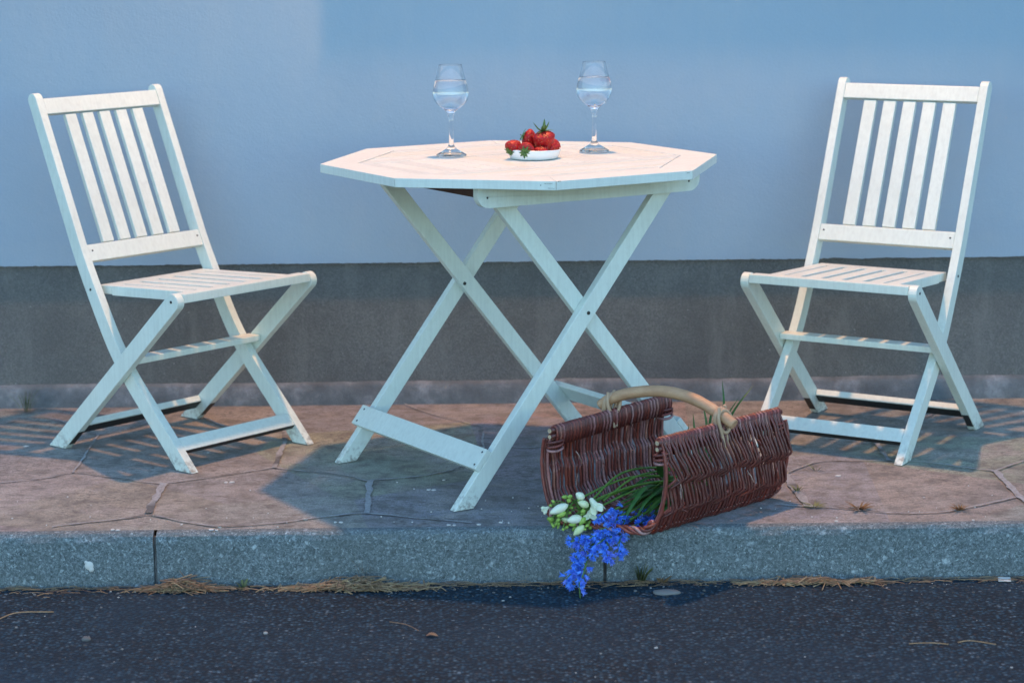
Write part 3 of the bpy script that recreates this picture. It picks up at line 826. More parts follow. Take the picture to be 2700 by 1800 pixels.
def rods(i0, i1, wrap):
    bm = bmesh.new(); lay = bm.loops.layers.color.new('rod')
    for k in range(NR):
        s0 = (k + .5) / NR
        r2 = random.Random(k * 7 + 1)
        shade = (.05 + .33 * r2.random()) if k % 2 else (.42 + .50 * r2.random()); ph = r2.uniform(-.0012, .0012); amp = 1 + .35 * noise.noise(V((k * .21, 0, 0))) + r2.uniform(-.12, .12)
        rad = .0030 * r2.uniform(.82, 1.14); js = r2.uniform(-.003, .003)
        path = []
        for i in range(i0, i1):
            d, z = PF[i].x, PF[i].y; nrm = pnorm(i)
            a = min(ACC[i], TOT - ACC[i])
            a = max(0, a + (.011 * noise.noise(V((k * .11, 7.7, 0))) + js) * min(1, a / .03))
            o = (inout(a) * (1 if k % 2 else .72) + (.0022 if k % 2 else -.0022) + ph + .0012 * noise.noise(V((k * .7, a * 60, 0)))) * min(1, a / .02)
            fwd = .022 * max(0, math.sin(math.pi * ACC[i] / TOT) - .35) * (1 - s0) ** 3
            sh = zig(a) * amp / LEN + .002 / LEN * noise.noise(V((k * .4, a * 25, 3)))
            s = s0 + sh * (1 - .6 * s0) - .006
            path.append(surf(s, d + nrm.x * o, max(z + nrm.y * o, .0035), fwd))
        if wrap:
            end = wrap < 0
            base = PF[0] if end else PF[-1]; sg = 1 if end else -1
            extra = [surf(s0, base.x + sg * .002, HB + .008), surf(s0, base.x + sg * .0075, HB + .0115), surf(s0, base.x + sg * .0135, HB + .007), surf(s0 + .004, base.x + sg * .0145, HB - .010), surf(s0 + .008, base.x + sg * .0085, HB - .032)]
            path = (extra[::-1] + path) if end else (path + extra)
        tube(bm, path, [rad * (1 + .12 * noise.noise(p * 60)) for p in path], 6, True, lay, shade)
    return bm
ia, ib = NP * 30 // 100, NP * 70 // 100
build('side_panel', rods(0, ia + 1, -1), M['willow'], bk)
build('base', rods(ia, ib + 1, 0), M['willow'], bk)
build('side_panel', rods(ib, NP, 1), M['willow'], bk)
# stakes hidden in the weave, rim sticks with cut ends, lashings and braided ends
for d, z, r_ in ((.0065, HB + .002, .0062), (.0065, HB - .011, .0055), (DW - .0065, HB + .002, .0062), (DW - .0065, HB - .011, .0055)):
    bm = bmesh.new(); lay = bm.loops.layers.color.new('rod')
    tube(bm, [surf(s, d, z) for s in (-.018, .2, .5, .8, 1.012)], r_, 10, True, lay, .15)
    tube(bm, [surf(s, d, z) for s in (-.0225, -.020)], r_ * .8, 10, True, lay, 1.0)
    build('rim_stick', bm, M['willow'], bk)
for s_end in (-.006, 1.004):
    for d in (.0065, DW - .0065):
        bm = bmesh.new(); lay = bm.loops.layers.color.new('rod')
        for q in range(3):
            z = HB - .024 - q * .0075
            c = surf(s_end + .028 * (1 if s_end < .5 else -1), d, z)
            axv = (surf(1, d, z) - surf(0, d, z)).normalized(); e = V((axv.y, -axv.x, 0))
            ring = [c + axv * (.0185 * math.cos(t)) + e * (.0145 * math.sin(t)) + V((0, 0, .003 * math.sin(t + q))) for t in [2 * math.pi * j / 18 for j in range(19)]]
            tube(bm, ring, .0030, 6, False, lay, .25 + .25 * q)
        build('corner_lashing', bm, M['willow'], bk)
for s_end, sg in ((-.018, 1), (1.012, -1)):
    bm = bmesh.new(); lay = bm.loops.layers.color.new('rod')
    base = []
    for i in range(0, NP, 1):
        a = ACC[i]
        fwd = .022 * max(0, math.sin(math.pi * a / TOT) - .35) * (1 if sg > 0 else 0)
        base.append((surf(s_end, PF[i].x, max(PF[i].y, .011), fwd), i))
    base = [b_ for b_ in base if .165 < ACC[b_[1]] < TOT - .165]
    cen = [b[0] for b in base]
    fr = frames(cen)
    for strand in range(4):
        pts = []
        for j, (p, (t, a, b)) in enumerate(zip(cen, fr)):
            ph = j * .42 + strand * math.pi / 2
            pts.append(p + a * (.0058 * math.cos(ph)) + b * (.0058 * math.sin(ph)))
        tube(bm, pts, .0037, 6, True, lay, (.55, .65, .2, .8)[strand])
    for sd in (0, 1):                       # upright edge rods along both walls
        for q in range(3):
            idx = [i for i in range(4, NP) if ACC[i] < .20] if not sd else [i for i in range(NP - 4) if ACC[i] > TOT - .20]
            tube(bm, [surf(s_end + sg * .010 * q + .004 * noise.noise(V((i * .3, q * 5, sd))), PF[i].x + pnorm(i).x * .004 * (1 - q), max(PF[i].y + pnorm(i).y * .003 * (1 - q), .006)) for i in idx], .0034, 6, True, lay, (.5, .15, .7)[q])
    build('braided_border', bm, M['willow'], bk)
r8 = random.Random(5)
for k in range(26):
    sd = k % 2; s = r8.uniform(.03, .95); a = r8.uniform(.03, .19)
    i = min(range(NP), key=lambda j: abs(ACC[j] - (TOT - a if sd else a))); nn_ = pnorm(i); nn_ = nn_ if sd or r8.random() < .3 else -nn_
    p0 = surf(s, PF[i].x + nn_.x * .008, PF[i].y + nn_.y * .008); p1 = surf(s + r8.uniform(-.04, .04), PF[i].x + nn_.x * r8.uniform(.012, .020), PF[i].y - r8.uniform(.008, .03))
    bm = bmesh.new(); lay = bm.loops.layers.color.new('rod')
    tube(bm, [p0, p0.lerp(p1, .5) + V((0, 0, .003)), p1], r8.uniform(.0009, .0020), 5, True, lay, r8.choice((.3, .6, .95)))
    build('loose_twig', bm, M['willow'], bk)
hp = spline([V(p) - Oi for p in ((.2300, 4.834, .2130), (.250, 4.821, .2290), (.295, 4.794, .2480), (.360, 4.750, .2600), (.420, 4.710, .2520), (.470, 4.672, .2290), (.503, 4.648, .2080))], 7)
bm = bmesh.new()
tube(bm, hp, [.0112 + .0016 * math.sin(math.pi * i / (len(hp) - 1)) + .0006 * noise.noise(V((i * .5, 0, 0))) for i in range(len(hp))], 16)
build('handle', bm, M['wood'], bk)
def binding(c, ax, d_out):
    bm = bmesh.new(); lay = None
    ax = V(ax).normalized(); e = V((0, 0, 1)).cross(ax).normalized()
    for q in range(3):
        cc = V(c) - Oi + ax * (.008 * (q - 1))
        ring = []
        for j in range(25):
            t = 2 * math.pi * j / 24
            ring.append(cc + e * ((.0160 + .001 * q) * math.cos(t)) + V((0, 0, (.030 if math.sin(t) < 0 else .0160) * math.sin(t) - .001)) + ax * (.006 * math.sin(t + q)))
        tube(bm, ring, .0042, 7, False)
    cc = V(c) - Oi
    for sg in (-1, 1):
        tube(bm, spline([cc + e * .012 * sg + V((0, 0, .021)), cc + e * .019 * sg + ax * .004 + V((0, 0, -.005)), cc + e * .010 * sg + ax * .010 + V((0, 0, -.040)), cc + e * .004 * sg + ax * .012 + V((0, 0, -.062))], 6), .0036, 6)
    build('handle_binding', bm, M['cane'], bk)
binding((.252, 4.8195, .2255), (.8, -.55, .4), 1)
binding((.478, 4.6665, .2240), (.8, -.55, -.55), 1)

# ------------------------------------------------------------------ flowers
BUND = V((.450, 4.835, .035))
def stem_back(p, jit):
    """stalk running from a flower head back to the bundle inside the basket"""
    e = BUND + V((jit.uniform(-.03, .03), jit.uniform(-.03, .03), jit.uniform(-.01, .025)))
    m = V(p).lerp(e, .5) + V((jit.uniform(-.01, .01), jit.uniform(-.01, .01), .016 + jit.uniform(0, .02)))
    return [e, m]
def floret(bm, p, d, L, roll, mi=0):
    Mx = aim(p, d, roll)
    n = 6; prof = ((.0009, 0), (.0026, L * .12), (.0036, L * .34), (.0037, L * .62))
    rings = [[bm.verts.new(Mx @ V((r_ * math.cos(2 * math.pi * k / n), r_ * math.sin(2 * math.pi * k / n), z))) for k in range(n)] for r_, z in prof]
    for A, B in zip(rings, rings[1:]):
        for k in range(n):
            f = bm.faces.new((A[k], A[(k + 1) % n], B[(k + 1) % n], B[k])); f.smooth = True; f.material_index = mi
    for k in range(n):                      # six recurved tips
        a = 2 * math.pi * (k + .5) / n
        m_ = bm.verts.new(Mx @ V((.0044 * math.cos(a), .0044 * math.sin(a), L * .86)))
        tip = bm.verts.new(Mx @ V((.0066 * math.cos(a), .0066 * math.sin(a), L * .96)))
        for A, B in ((rings[-1][k], m_), (m_, rings[-1][(k + 1) % n])):
            pass
        f = bm.faces.new((rings[-1][k], rings[-1][(k + 1) % n], m_)); f.material_index = mi
        f = bm.faces.new((rings[-1][k], m_, tip)); f.material_index = mi
        f = bm.faces.new((m_, rings[-1][(k + 1) % n], tip)); f.material_index = mi
BL = {'a': 'long bluebell spray hanging down the kerb, left of the cluster', 'b': 'bluebell spray lying just under the white freesia buds',
      'c': 'bluebell spray whose blue tip points lower left above the gutter', 'd': 'bluebell spray drooping over the kerb beside its dark joint',
      'e': 'bluebell spray hanging at the right end of the cluster', 'f': 'bluebell spray right behind the white freesia flowers',
      'g': 'bluebell spray resting against the braided rim of the basket', 'h': 'lowest bluebell spray, its tip reaching the road',
      'i': 'small violet bluebell among the stalks inside the basket', 'j': 'violet bluebell in shade against the right basket wall',
      'k': 'bluebell spray in the middle of the blue cluster', 'l': 'bluebell spray with dark stalks lying across the middle of the cluster'}
for key, pts in BELLS.items():
    pts = [(x, y - (.014 if y < 4.6 else .006), z + .002) for x, y, z in pts]
    jit = random.Random(ord(key))
    t = tag(empty('bluebell', pts[0]), BL[key], 'flower', 'bluebells spilling from the basket')
    O_ = V(pts[0])
    head = spline(pts, 8)
    if key == 'h':
        stalk = spline([V((.2035, 4.556, -.018)), V((.192, 4.548, -.04))] + [V(p) for p in pts], 6)
    elif key in 'c':
        stalk = spline([V((.30, 4.66, .012)), V((.26, 4.615, .006))] + [V(p) for p in pts], 6)
    else:
        stalk = spline(stem_back(pts[0], jit) + [V(p) for p in pts], 6)
    bm = bmesh.new()
    tube(bm, [p - O_ for p in stalk], [.0021 - .0011 * i / len(stalk) for i in range(len(stalk))], 6)
    build('stem', bm, M['stem'], t)
    bm = bmesh.new()
    dens = {'i': .007, 'j': .006, 'f': .0042}.get(key, .0037)
    L = sum((b - a).length for a, b in zip(head, head[1:])); n = int(L / dens)
    for k in range(n):
        s = (k + jit.random()) / n * (len(head) - 1); i = min(int(s), len(head) - 2); p = head[i].lerp(head[i + 1], s - i)
        tdir = (head[i + 1] - head[i]).normalized()
        d = V((jit.gauss(0, .75), jit.gauss(0, .6) - .5, jit.gauss(0, .65) - .5)); d = (d + tdir * .45).normalized()
        if p.y > 4.6 and p.z < .012 and d.z < 0: d.z = abs(d.z)
        sz = jit.uniform(.0105, .0165) * (.75 if s > (len(head) - 1) * .85 else 1)
        p2 = p + d * jit.uniform(.002, .008)
        if p2.z + d.z * sz < ZR + .006: continue
        if p2.y > YK - .012 and p2.z < .0 : p2.y = YK - .014; d.y = -abs(d.y)
        floret(bm, p2 - O_, d, sz, jit.random() * 6, 1 if jit.random() < (.9 if key in 'ij' else .28) else 0)
    build('petals', bm, [M['bell'], M['bell2']], t)

# white freesias: three sprigs share the buds
FS = [('freesia sprig with the big cream bud reaching far left of the bunch', lambda p: p[0] < .150),
      ('freesia sprig with the open cream flower next to the bluebells', lambda p: p[0] >= .178),
      ('freesia sprig with green-tipped buds in the middle of the bunch', lambda p: .150 <= p[0] < .178)]
r9 = random.Random(77)
BUDS = [(t_, p_, l_ * 1.12, w_ * 1.1, a_) for t_, p_, l_, w_, a_ in BUDS]
for k in range(26):
    BUDS.append(('g', (r9.uniform(.112, .205), 4.572 + r9.uniform(-.004, .02), r9.uniform(.006, .062)), r9.uniform(.007, .013), r9.uniform(.005, .007), r9.uniform(0, 360)))
for fi, (lab, sel) in enumerate(FS):
    mine = [b for b in BUDS if sel(b[1])]
    base = V(mine[0][1]); jit = random.Random(50 + fi)
    cx = sum((V(b[1]) for b in mine), V()) / len(mine)
    t = tag(empty('freesia', cx), lab, 'flower', 'white freesias spilling from the basket')
    hub = V(((.158, .196, .178)[fi], 4.588, (.050, .052, .040)[fi]))
    if fi == 0: hub = V((.152, 4.582, .052))
    bm = bmesh.new()
    tube(bm, [p - cx for p in spline(stem_back(hub, jit) + [hub + V((.03, .03, .012)), hub], 7)], .0024, 7)
    for b in mine:
        p = V(b[1]); tube(bm, [q - cx for q in spline([hub, hub.lerp(p, .5) + V((0, .006, .004)), p + V((0, .004, 0))], 4)], .0013, 5)
    build('stem', bm, M['stem'], t)
    for typ, p, Ln, Wd, ang in mine:
        p = V(p) - cx; a = R(ang)
        d = V((math.cos(a), -.25, math.sin(a)))
        if hub.x - cx.x > p.x: d = -V((math.cos(a), .25, math.sin(a)))
        if d.dot(p + cx - hub) < 0: d = -d
        d.normalize()
        bm = bmesh.new()
        if typ == 'o':                       # an open flower: a cup of six petals
            lathe(bm, [(0, -Ln * .55), (Wd * .14, -Ln * .45), (Wd * .24, -Ln * .1), (Wd * .30, Ln * .08)], 12, aim(p, d))
            for k in range(6):
                q = 2 * math.pi * k / 6 + jit.random() * .2
                Mx = aim(p, d)
                o = V((math.cos(q), math.sin(q), 0)); sdir = Mx.to_3x3() @ V((-math.sin(q), math.cos(q), 0))
                blade(bm, [Mx @ (o * Wd * .22 + V((0, 0, -Ln * .1))), Mx @ (o * Wd * .42 + V((0, 0, Ln * .22))), Mx @ (o * Wd * (.40 + .14 * jit.random()) + V((0, 0, Ln * .52)))], Wd * .62, 4, -.35, side=sdir)
            build('open_flower', bm, M['bud_w'], t, smooth=True)
        else:
            n = 10; prof = []
            for i in range(n + 1):
                s = i / n
                r_ = Wd * .5 * (math.sin(math.pi * s ** .85) ** .72)
                prof.append((0 if i in (0, n) else max(r_, .0004), Ln * (s - .5)))
            lathe(bm, prof, 14, aim(p, d))
            for v in bm.verts: v.co += V((0, 0, .0007 * noise.noise((v.co + cx) * 160)))
            build('bud', bm, M[{'w': 'bud_w', 'p': 'bud_p', 'g': 'bud_g'}[typ]], t)

# leaves and stalks lying in the basket
LV_EXTRA = [[(.36 + .012 * k, 4.735 + .008 * (k % 4), .045), (.315 + .010 * k, 4.675 - .004 * (k % 3), .060 - .004 * k), (.262 + .013 * k, 4.625 - .007 * (k % 5), .046 - .0055 * k)] for k in range(7)]
LV = [('bunch of long thin green stalks lying along the basket floor', M['stem'], 'stalk', [
        [(.225, 4.615, .055), (.30, 4.70, .085), (.40, 4.80, .075), (.475, 4.875, .05)], [(.215, 4.60, .045), (.29, 4.67, .06), (.38, 4.775, .055), (.47, 4.87, .035)],
        [(.245, 4.61, .035), (.33, 4.695, .05), (.43, 4.81, .035), (.50, 4.90, .03)], [(.26, 4.60, .025), (.33, 4.66, .04), (.42, 4.77, .04), (.49, 4.87, .045)],
        [(.20, 4.60, .06), (.265, 4.685, .095), (.35, 4.78, .085), (.45, 4.865, .05)], [(.28, 4.60, .018), (.35, 4.665, .03), (.43, 4.755, .035), (.52, 4.88, .06)]]),
      ('dark green strap leaves spread over the stalks inside the basket', M['leaf'], 'leaf', [
        [(.36, 4.73, .055), (.32, 4.655, .075), (.285, 4.61, .045), (.262, 4.585, .005)], [(.37, 4.75, .05), (.315, 4.675, .052), (.265, 4.62, .038)],
        [(.38, 4.76, .06), (.31, 4.70, .07), (.25, 4.655, .05)], [(.39, 4.74, .05), (.345, 4.66, .045), (.30, 4.605, .016)],
        [(.37, 4.72, .07), (.352, 4.665, .105), (.342, 4.625, .135)], [(.37, 4.76, .055), (.33, 4.735, .09), (.29, 4.715, .11)],
        [(.40, 4.77, .05), (.345, 4.70, .05), (.275, 4.645, .028)], [(.40, 4.76, .04), (.37, 4.68, .035), (.335, 4.615, .014)],
        [(.36, 4.71, .06), (.30, 4.66, .055), (.255, 4.61, .05)], [(.40, 4.80, .05), (.33, 4.73, .075), (.285, 4.685, .06), (.245, 4.645, .045)],
        [(.38, 4.77, .05), (.325, 4.70, .062), (.272, 4.632, .056)], [(.41, 4.77, .05), (.36, 4.695, .062), (.318, 4.63, .05), (.29, 4.59, .02)]]),
      ('tuft of narrow green blades poking out of the back end of the basket', M['leaf'], 'leaf', [
        [(.45, 4.86, .03), (.435, 4.93, .06), (.42, 5.0, .10)], [(.46, 4.86, .04), (.45, 4.95, .10), (.447, 5.0, .158)], [(.47, 4.86, .04), (.495, 4.94, .12), (.55, 4.99, .195)],
        [(.46, 4.87, .04), (.475, 4.95, .12), (.468, 4.99, .185)], [(.45, 4.85, .05), (.50, 4.92, .13), (.53, 4.96, .165)], [(.47, 4.87, .05), (.51, 4.95, .16), (.512, 4.99, .235)],
        [(.44, 4.86, .03), (.43, 4.95, .08), (.437, 4.99, .135)], [(.47, 4.88, .05), (.50, 4.95, .11), (.54, 5.0, .15)], [(.46, 4.88, .05), (.48, 4.95, .14), (.49, 4.985, .175)],
        [(.47, 4.88, .06), (.53, 4.96, .16), (.585, 5.02, .215)]])]
for lab, mt, nm, items in LV:
    if lab.startswith('dark'): items = items + LV_EXTRA
    O_ = V(items[0][0])
    t = tag(empty('stalk_bunch' if nm == 'stalk' else 'leaf_bunch', O_), lab, 'foliage')
    for k, pts in enumerate(items):
        pts = [V(p) - O_ for p in pts]
        bm = bmesh.new()
        if nm == 'stalk': tube(bm, spline(pts, 7), .0024, 7)
        else: blade(bm, pts, .0125 if 'strap' in lab else .0075, 6, .3)
        if lab.startswith('dark') and k == 4:
            bm.free(); bm = bmesh.new(); blade(bm, pts, .026, 6, .3)
        build(nm, bm, mt if k % 3 else M['leaf2' if nm == 'leaf' and k == 3 else 'leaf' if nm == 'leaf' else 'stem'], t)

# ------------------------------------------------------------------ weeds, straw, litter
def tuft(name, label, p, n, h, spread, mt, w=.004, cat='weed', seed=0, lean=(0, 0)):
    jit = random.Random(seed); bm = bmesh.new()
    for k in range(n):
        a = jit.uniform(0, 2 * math.pi); rr = spread * jit.random()
        o = V((math.cos(a), math.sin(a), 0)); b = o * rr * .35
        hh = h * jit.uniform(.45, 1)
        blade(bm, [b, b + o * rr * .5 + V((lean[0] * .4, lean[1] * .4, hh * .6)), b + o * rr * 1.25 + V((lean[0], lean[1], hh))], w * jit.uniform(.6, 1.1), 4, .3)
    o = tag(build(name, bm, mt), label, cat); o.location = p
    return o
tuft('grass_tuft', 'small green grass tuft at the foot of the wall, far left', (-1.2300, 5.815, 0), 26, .062, .032, M['grass'], .005, 'grass tuft', 1)
tuft('weed', 'tiny sprouting weed on the slab between the basket and the right chair', (.7406, 5.082, 0), 7, .018, .022, M['weed'], .004, 'weed', 2)
tuft('weed', 'low green weed in the paving joint right of the basket', (.6715, 4.885, .003), 14, .016, .018, M['weed'], .0045, 'weed', 3)
tuft('weed', 'leafy green weed growing in the gutter right of the hanging bluebells', (.3016, 4.583, ZR), 20, .05, .022, M['weed'], .010, 'weed', 4)
tuft('weed', 'flat brownish weed at the foot of the kerb just right of the leafy one', (.345, 4.578, ZR), 14, .018, .032, M['moss'], .006, 'weed', 14)
tuft('weed', 'small yellow-green weed in the gutter between the two straw heaps', (-.5316, 4.576, ZR), 12, .024, .02, M['weed'], .006, 'weed', 5)
tuft('moss_clump', 'rusty brown moss clump in the paving joint, nearer the basket', (.783, 4.7230, .002), 46, .011, .03, M['moss'], .004, 'moss', 6)
tuft('moss_clump', 'rusty brown moss clump in the paving joint, nearer the right edge', (.9964, 4.7061, .002), 34, .012, .022, M['moss'], .004, 'moss', 7)
tuft('moss_clump', 'dull green moss streak at the corner of the wide paving joint', (.690, 4.7450, .002), 30, .006, .03, M['weed'], .004, 'moss', 8)

def straw_heap(name, label, p, n, L, H, W, mts, seed, cat):
    jit = random.Random(seed); bm = bmesh.new()
    for k in range(n):
        x = jit.gauss(0, L * .5); prof = math.exp(-(x / (L * .45)) ** 2) * (.75 + .5 * noise.noise(V((x * 40, seed, 0))))
        y = jit.uniform(-W, W) * (.4 + .6 * prof) - .008; z = jit.random() ** 1.4 * H * prof + .002
        a = jit.uniform(-.9, .9) if jit.random() < .6 else jit.uniform(0, 6.28); ln = jit.uniform(.015, .08)
        d = V((math.cos(a), math.sin(a) * .6, jit.uniform(-.25, .3) * prof)); c = V((x, y, z))
        q = [c - d * ln / 2, c + V((0, 0, jit.uniform(.0, .008))), c + d * ln / 2 + V((jit.gauss(0, .010), jit.gauss(0, .007), jit.gauss(0, .008)))]
        for v in q:
            v.z = max(v.z, .0015)
            if p[1] + v.y > YK - .003: v.y = YK - .003 - p[1]
        tube(bm, spline(q, 3), jit.uniform(.0006, .0014), 4, False, mi=0 if jit.random() < .65 else 1)
    o = tag(build(name, bm, mts), label, cat, 'plant litter heaped against the kerb'); o.location = p
    return o
straw_heap('straw_heap', 'brown matted plant litter heaped at the kerb joint, left of the straw heap', (-.665, 4.572, ZR), 300, .085, .027, .020, [M['mulch'], M['straw']], 21, 'litter')
straw_heap('straw_heap', 'largest heap of pale dry straw against the kerb under the table', (-.292, 4.568, ZR), 330, .15, .027, .024, [M['straw'], M['mulch']], 22, 'straw')
straw_heap('straw_heap', 'low heap of dry straw against the kerb right of the basket', (.665, 4.570, ZR), 150, .15, .013, .018, [M['straw'], M['mulch']], 23, 'straw')
tuft('dead_grass', 'faded upright grass sprigs growing behind the largest straw heap', (-.275, 4.586, ZR), 16, .075, .022, M['straw'], .0016, 'dead grass', 24)
tuft('dead_grass', 'two bent dry grass stems against the kerb left of the bluebells', (.055, 4.580, ZR), 4, .055, .016, M['straw'], .0022, 'dead grass', 25)

jit = random.Random(31); bm = bmesh.new()
for k in range(620):
    x = jit.uniform(-1.3, 1.35); y = YK - .006 - abs(jit.gauss(0, .018)); a = jit.gauss(0, .5); ln = jit.uniform(.012, .06)
    d = V((math.cos(a), math.sin(a) * .5, 0)); c = V((x, y, ZR + jit.uniform(.001, .006)))
    q = [c - d * ln / 2, c + V((0, 0, jit.uniform(0, .004))), c + d * ln / 2]
    for v in q: v.y = min(v.y, YK - .002)
    tube(bm, spline(q, 2), jit.uniform(.0004, .0009), 3, False, mi=0 if jit.random() < .5 else 1)
tag(build('gutter_straw', bm, [M['straw'], M['mulch']]), 'thin line of dry straw and stalks strewn along the foot of the kerb', 'straw', kind='stuff')
ico = bmesh.new(); bmesh.ops.create_icosphere(ico, subdivisions=1, radius=1); IV = [v.co.copy() for v in ico.verts]; IF = [[v.index for v in f.verts] for f in ico.faces]; ico.free()
def stones(n, place, seed, lo, hi):
    jit = random.Random(seed); bm = bmesh.new(); lay = bm.loops.layers.color.new('rod')
    for k in range(n):
        x, y = place(jit); r_ = lo + (hi - lo) * jit.random() ** 3; sh = jit.random() ** 1.6
        sc = V((r_ * jit.uniform(.8, 1.4), r_ * jit.uniform(.7, 1.2), r_ * jit.uniform(.4, .8))); rot = Matrix.Rotation(jit.random() * 6, 3, 'Z'); o = V((x, y, ZR + sc.z * .35))
        vs = [bm.verts.new(o + rot @ V((v.x * sc.x, v.y * sc.y, v.z * sc.z)) * (1 + .25 * noise.noise(v * 2 + V((k, 0, 0))))) for v in IV]
        for f in IF:
            fc = bm.faces.new([vs[i] for i in f]); fc.smooth = True
            for l in fc.loops: l[lay] = (sh, sh, sh, 1)
    return bm
tag(build('gutter_gravel', stones(1100, lambda j: (j.uniform(-1.3, 1.4), YK - .004 - abs(j.gauss(0, .045))), 41, .0012, .0042), M['pebble']), 'loose fine gravel in the gutter along the kerb', 'gravel', kind='stuff')
tag(build('road_grit', stones(1500, lambda j: (j.uniform(-1.3, 1.4), j.uniform(3.7, 4.56)), 42, .0009, .0034), M['pebble']), 'scattered grit and tiny stones on the asphalt', 'gravel', kind='stuff')
def flat_stone(label, p, sx, sy, sz, sh, seed, mt=None, name='stone', cat='stone'):
    bm = bmesh.new(); lay = bm.loops.layers.color.new('rod')
    bmesh.ops.create_icosphere(bm, subdivisions=2, radius=1)
    for v in bm.verts:
        f = 1 + .22 * noise.noise(v.co * 1.6 + V((seed, 0, 0)))
        v.co = V((v.co.x * sx, v.co.y * sy, v.co.z * sz)) * f
    for f in bm.faces:
        f.smooth = True
        for l in f.loops: l[lay] = (sh, sh, sh, 1)
    o = tag(build(name, bm, mt or M['pebble']), label, cat); o.location = p
flat_stone('flat grey stone in the gutter below the basket', (.350, 4.512, ZR + .002), .030, .016, .006, .85, 1)
flat_stone('small pale stone on the asphalt at lower left', (-.802, 4.2406, ZR + .003), .009, .008, .006, .8, 2)
flat_stone('tiny light pebble on the road left of the fallen leaf', (-.4554, 4.2694, ZR + .002), .005, .004, .003, .95, 3)
def strand(label, pts, r_=.0011, mt=None):
    bm = bmesh.new(); O_ = V(pts[0]); tube(bm, [V(p) - O_ for p in spline(pts, 6)], r_, 5)
    o = tag(build('straw', bm, mt or M['straw']), label, 'straw'); o.location = O_
z = ZR + .0016
strand('curved pale straw on the road at the left edge', [(-1.005, 4.375, z), (-.97, 4.41, z + .004), (-.90, 4.425, z)], .0012)
strand('straight pale straw on the road at lower right, left of its neighbour', [(.790, 4.160, z), (.83, 4.158, z + .002), (.865, 4.154, z)])
strand('bent pale straw on the road nearest the right edge', [(.885, 4.165, z), (.91, 4.168, z + .002), (.955, 4.150, z)])
strand('thin brown stalk on the road in front of the largest straw heap', [(-.215, 4.335, z), (-.18, 4.305, z + .003), (-.155, 4.275, z)], .0009, M['mulch'])
bm = bmesh.new(); blade(bm, [(-.011, .004, .001), (0, 0, .006), (.012, -.004, .002)], .017, 5, .35)
o = tag(build('fallen_leaf', bm, M['mulch']), 'small brown fallen leaf on the asphalt below the table', 'leaf'); o.location = (-.1273, 4.2384, ZR + .001)
bm = bmesh.new(); prism(bm, [(-.014, -.008), (.012, -.009), (.014, .007), (-.012, .008)], 0, .0012, lambda x, y, z_: V((x, y, z_ + .25 * (y + .008))))
o = tag(build('paper_scrap', bm, M['chip']), 'white paper scrap in the gutter at the right edge', 'paper scrap'); o.location = (1.0654, 4.572, ZR + .002)

jit = random.Random(61)
bm = bmesh.new()
for k, (x, y) in enumerate(CHIPS):
    for q in range(1 if k % 3 else 2):
        n = 7; sz = jit.uniform(.0028, .0065)
        cx, cy = x + q * .012, y + jit.uniform(-.006, .006) * q
        prism(bm, [(cx + sz * jit.uniform(.6, 1.25) * math.cos(2 * math.pi * i / n), cy + sz * jit.uniform(.6, 1.2) * math.sin(2 * math.pi * i / n)) for i in range(n)], .0005, .0022, XY)
for k in range(60):
    x, y = jit.uniform(-1.2, 1.3), YK + .035 + abs(jit.gauss(0, .16)); n = 5; sz = jit.uniform(.0007, .0021)
    if y > 5.2: continue
    prism(bm, [(x + sz * math.cos(2 * math.pi * i / n), y + sz * math.sin(2 * math.pi * i / n)) for i in range(n)], .0006, .0024, XY)
tag(build('petal_litter', bm, M['chip']), 'pale flakes scattered over the paving near the kerb', 'litter', kind='stuff')
bm = bmesh.new()
for r_, cx, cz in ((.0095, 0, 0), (.006, .004, -.008), (.004, -.006, .007)):
    lathe(bm, [(r_, .0), (r_ * .8, .0016), (0, .002)], 10, aim((cx, 0, cz), (0, -1, 0)))
o = tag(build('paint_blot', bm, M['chip']), 'white splash on the face of the kerb, lower left', 'splash'); o.location = (-.8559, YK - .001, -.068)

# ------------------------------------------------------------------ lamp, sky, camera
LP = V((.12, 5.48, 3.20))
wl = tag(empty('wall_lamp', (LP.x, YW, LP.z + .12)), 'black wall lamp with a downturned shade high on the house front', 'lamp')
bm = bmesh.new(); lathe(bm, [(0, 0), (.05, 0), (.05, .012), (.03, .02), (0, .02)], 24, aim((0, 0, 0), (0, -1, 0))); build('mounting_plate', bm, M['lamp_metal'], wl)
bm = bmesh.new(); tube(bm, spline([(0, -.01, 0), (0, -.10, .05), (0, -.22, .07), (0, -.34, .05), (0, LP.y - YW, -.005)], 8), .008, 10); build('arm', bm, M['lamp_metal'], wl)
bm = bmesh.new(); lathe(bm, [(.02, .0), (.05, -.02), (.10, -.085), (.102, -.088), (.097, -.085), (.048, -.024), (.02, -.006)], 32, Matrix.Translation(V((0, LP.y - YW, 0))), close=True); build('shade', bm, M['lamp_metal'], wl)
bm = bmesh.new(); lathe(bm, [(0, -.09), (.018, -.084), (.026, -.065), (.020, -.042), (.012, -.02), (.012, .0)], 20, Matrix.Translation(V((0, LP.y - YW, 0)))); build('bulb', bm, M['bulb'], wl)
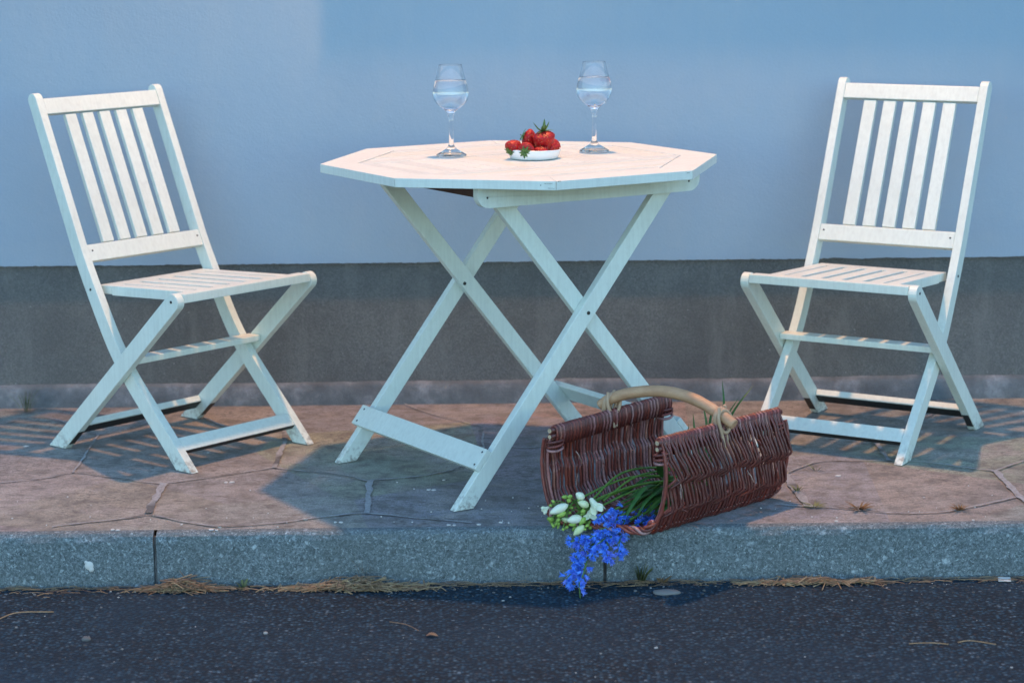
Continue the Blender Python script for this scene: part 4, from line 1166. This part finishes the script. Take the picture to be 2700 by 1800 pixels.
ld = bpy.data.lights.new('porch_lamp', 'POINT'); ld.energy = LAMP_W; ld.color = LAMP_C; ld.shadow_soft_size = .05
lo = bpy.data.objects.new('porch_lamp', ld); lo.location = LP - V((0, 0, .01)); col.objects.link(lo); lo.parent = wl; lo.location = LP - V((0, 0, .01)) - wl.location

w = bpy.data.worlds.new('World'); scene.world = w; w.use_nodes = True
nt = w.node_tree; bg = nt.nodes['Background']
sky = nt.nodes.new('ShaderNodeTexSky'); sky.sky_type = 'NISHITA'; sky.sun_disc = False
sky.sun_elevation = R(SUN_EL); sky.sun_rotation = R(SUN_ROT); sky.altitude = 100; sky.air_density = 1.0; sky.dust_density = DUST; sky.ozone_density = OZONE
nt.links.new(sky.outputs[0], bg.inputs[0]); bg.inputs[1].default_value = SKY_S

cam = bpy.data.cameras.new('camera'); co = bpy.data.objects.new('camera', cam); col.objects.link(co); scene.camera = co
yaw, pit, rol = -.00782843, -.18378681, .00862883
fw = V((-math.sin(yaw), math.cos(yaw), 0)); rt = V((math.cos(yaw), math.sin(yaw), 0)); up = V((0, 0, 1))
Fv = fw * math.cos(pit) + up * math.sin(pit); Uv = up * math.cos(pit) - fw * math.sin(pit)
Rv2 = rt * math.cos(rol) - Uv * math.sin(rol); Uv2 = rt * math.sin(rol) + Uv * math.cos(rol)
mw = Matrix((Rv2, Uv2, -Fv)).transposed().to_4x4(); mw.translation = V((0, 0, 1.25483)); co.matrix_world = mw
cam.sensor_width = 36; cam.lens = 36 * 5198.648 / 2352; cam.clip_start = .05; cam.clip_end = 600
cam.dof.use_dof = True; cam.dof.focus_distance = 4.95; cam.dof.aperture_fstop = 4.0

scene.view_settings.view_transform = 'Standard'; scene.view_settings.look = 'None'
scene.view_settings.exposure = EXPO; scene.view_settings.gamma = 1.0
c = scene.cycles
c.max_bounces = 14; c.transmission_bounces = 12; c.glossy_bounces = 6; c.diffuse_bounces = 5; c.transparent_max_bounces = 12
c.sample_clamp_indirect = 6.0; c.use_denoising = True
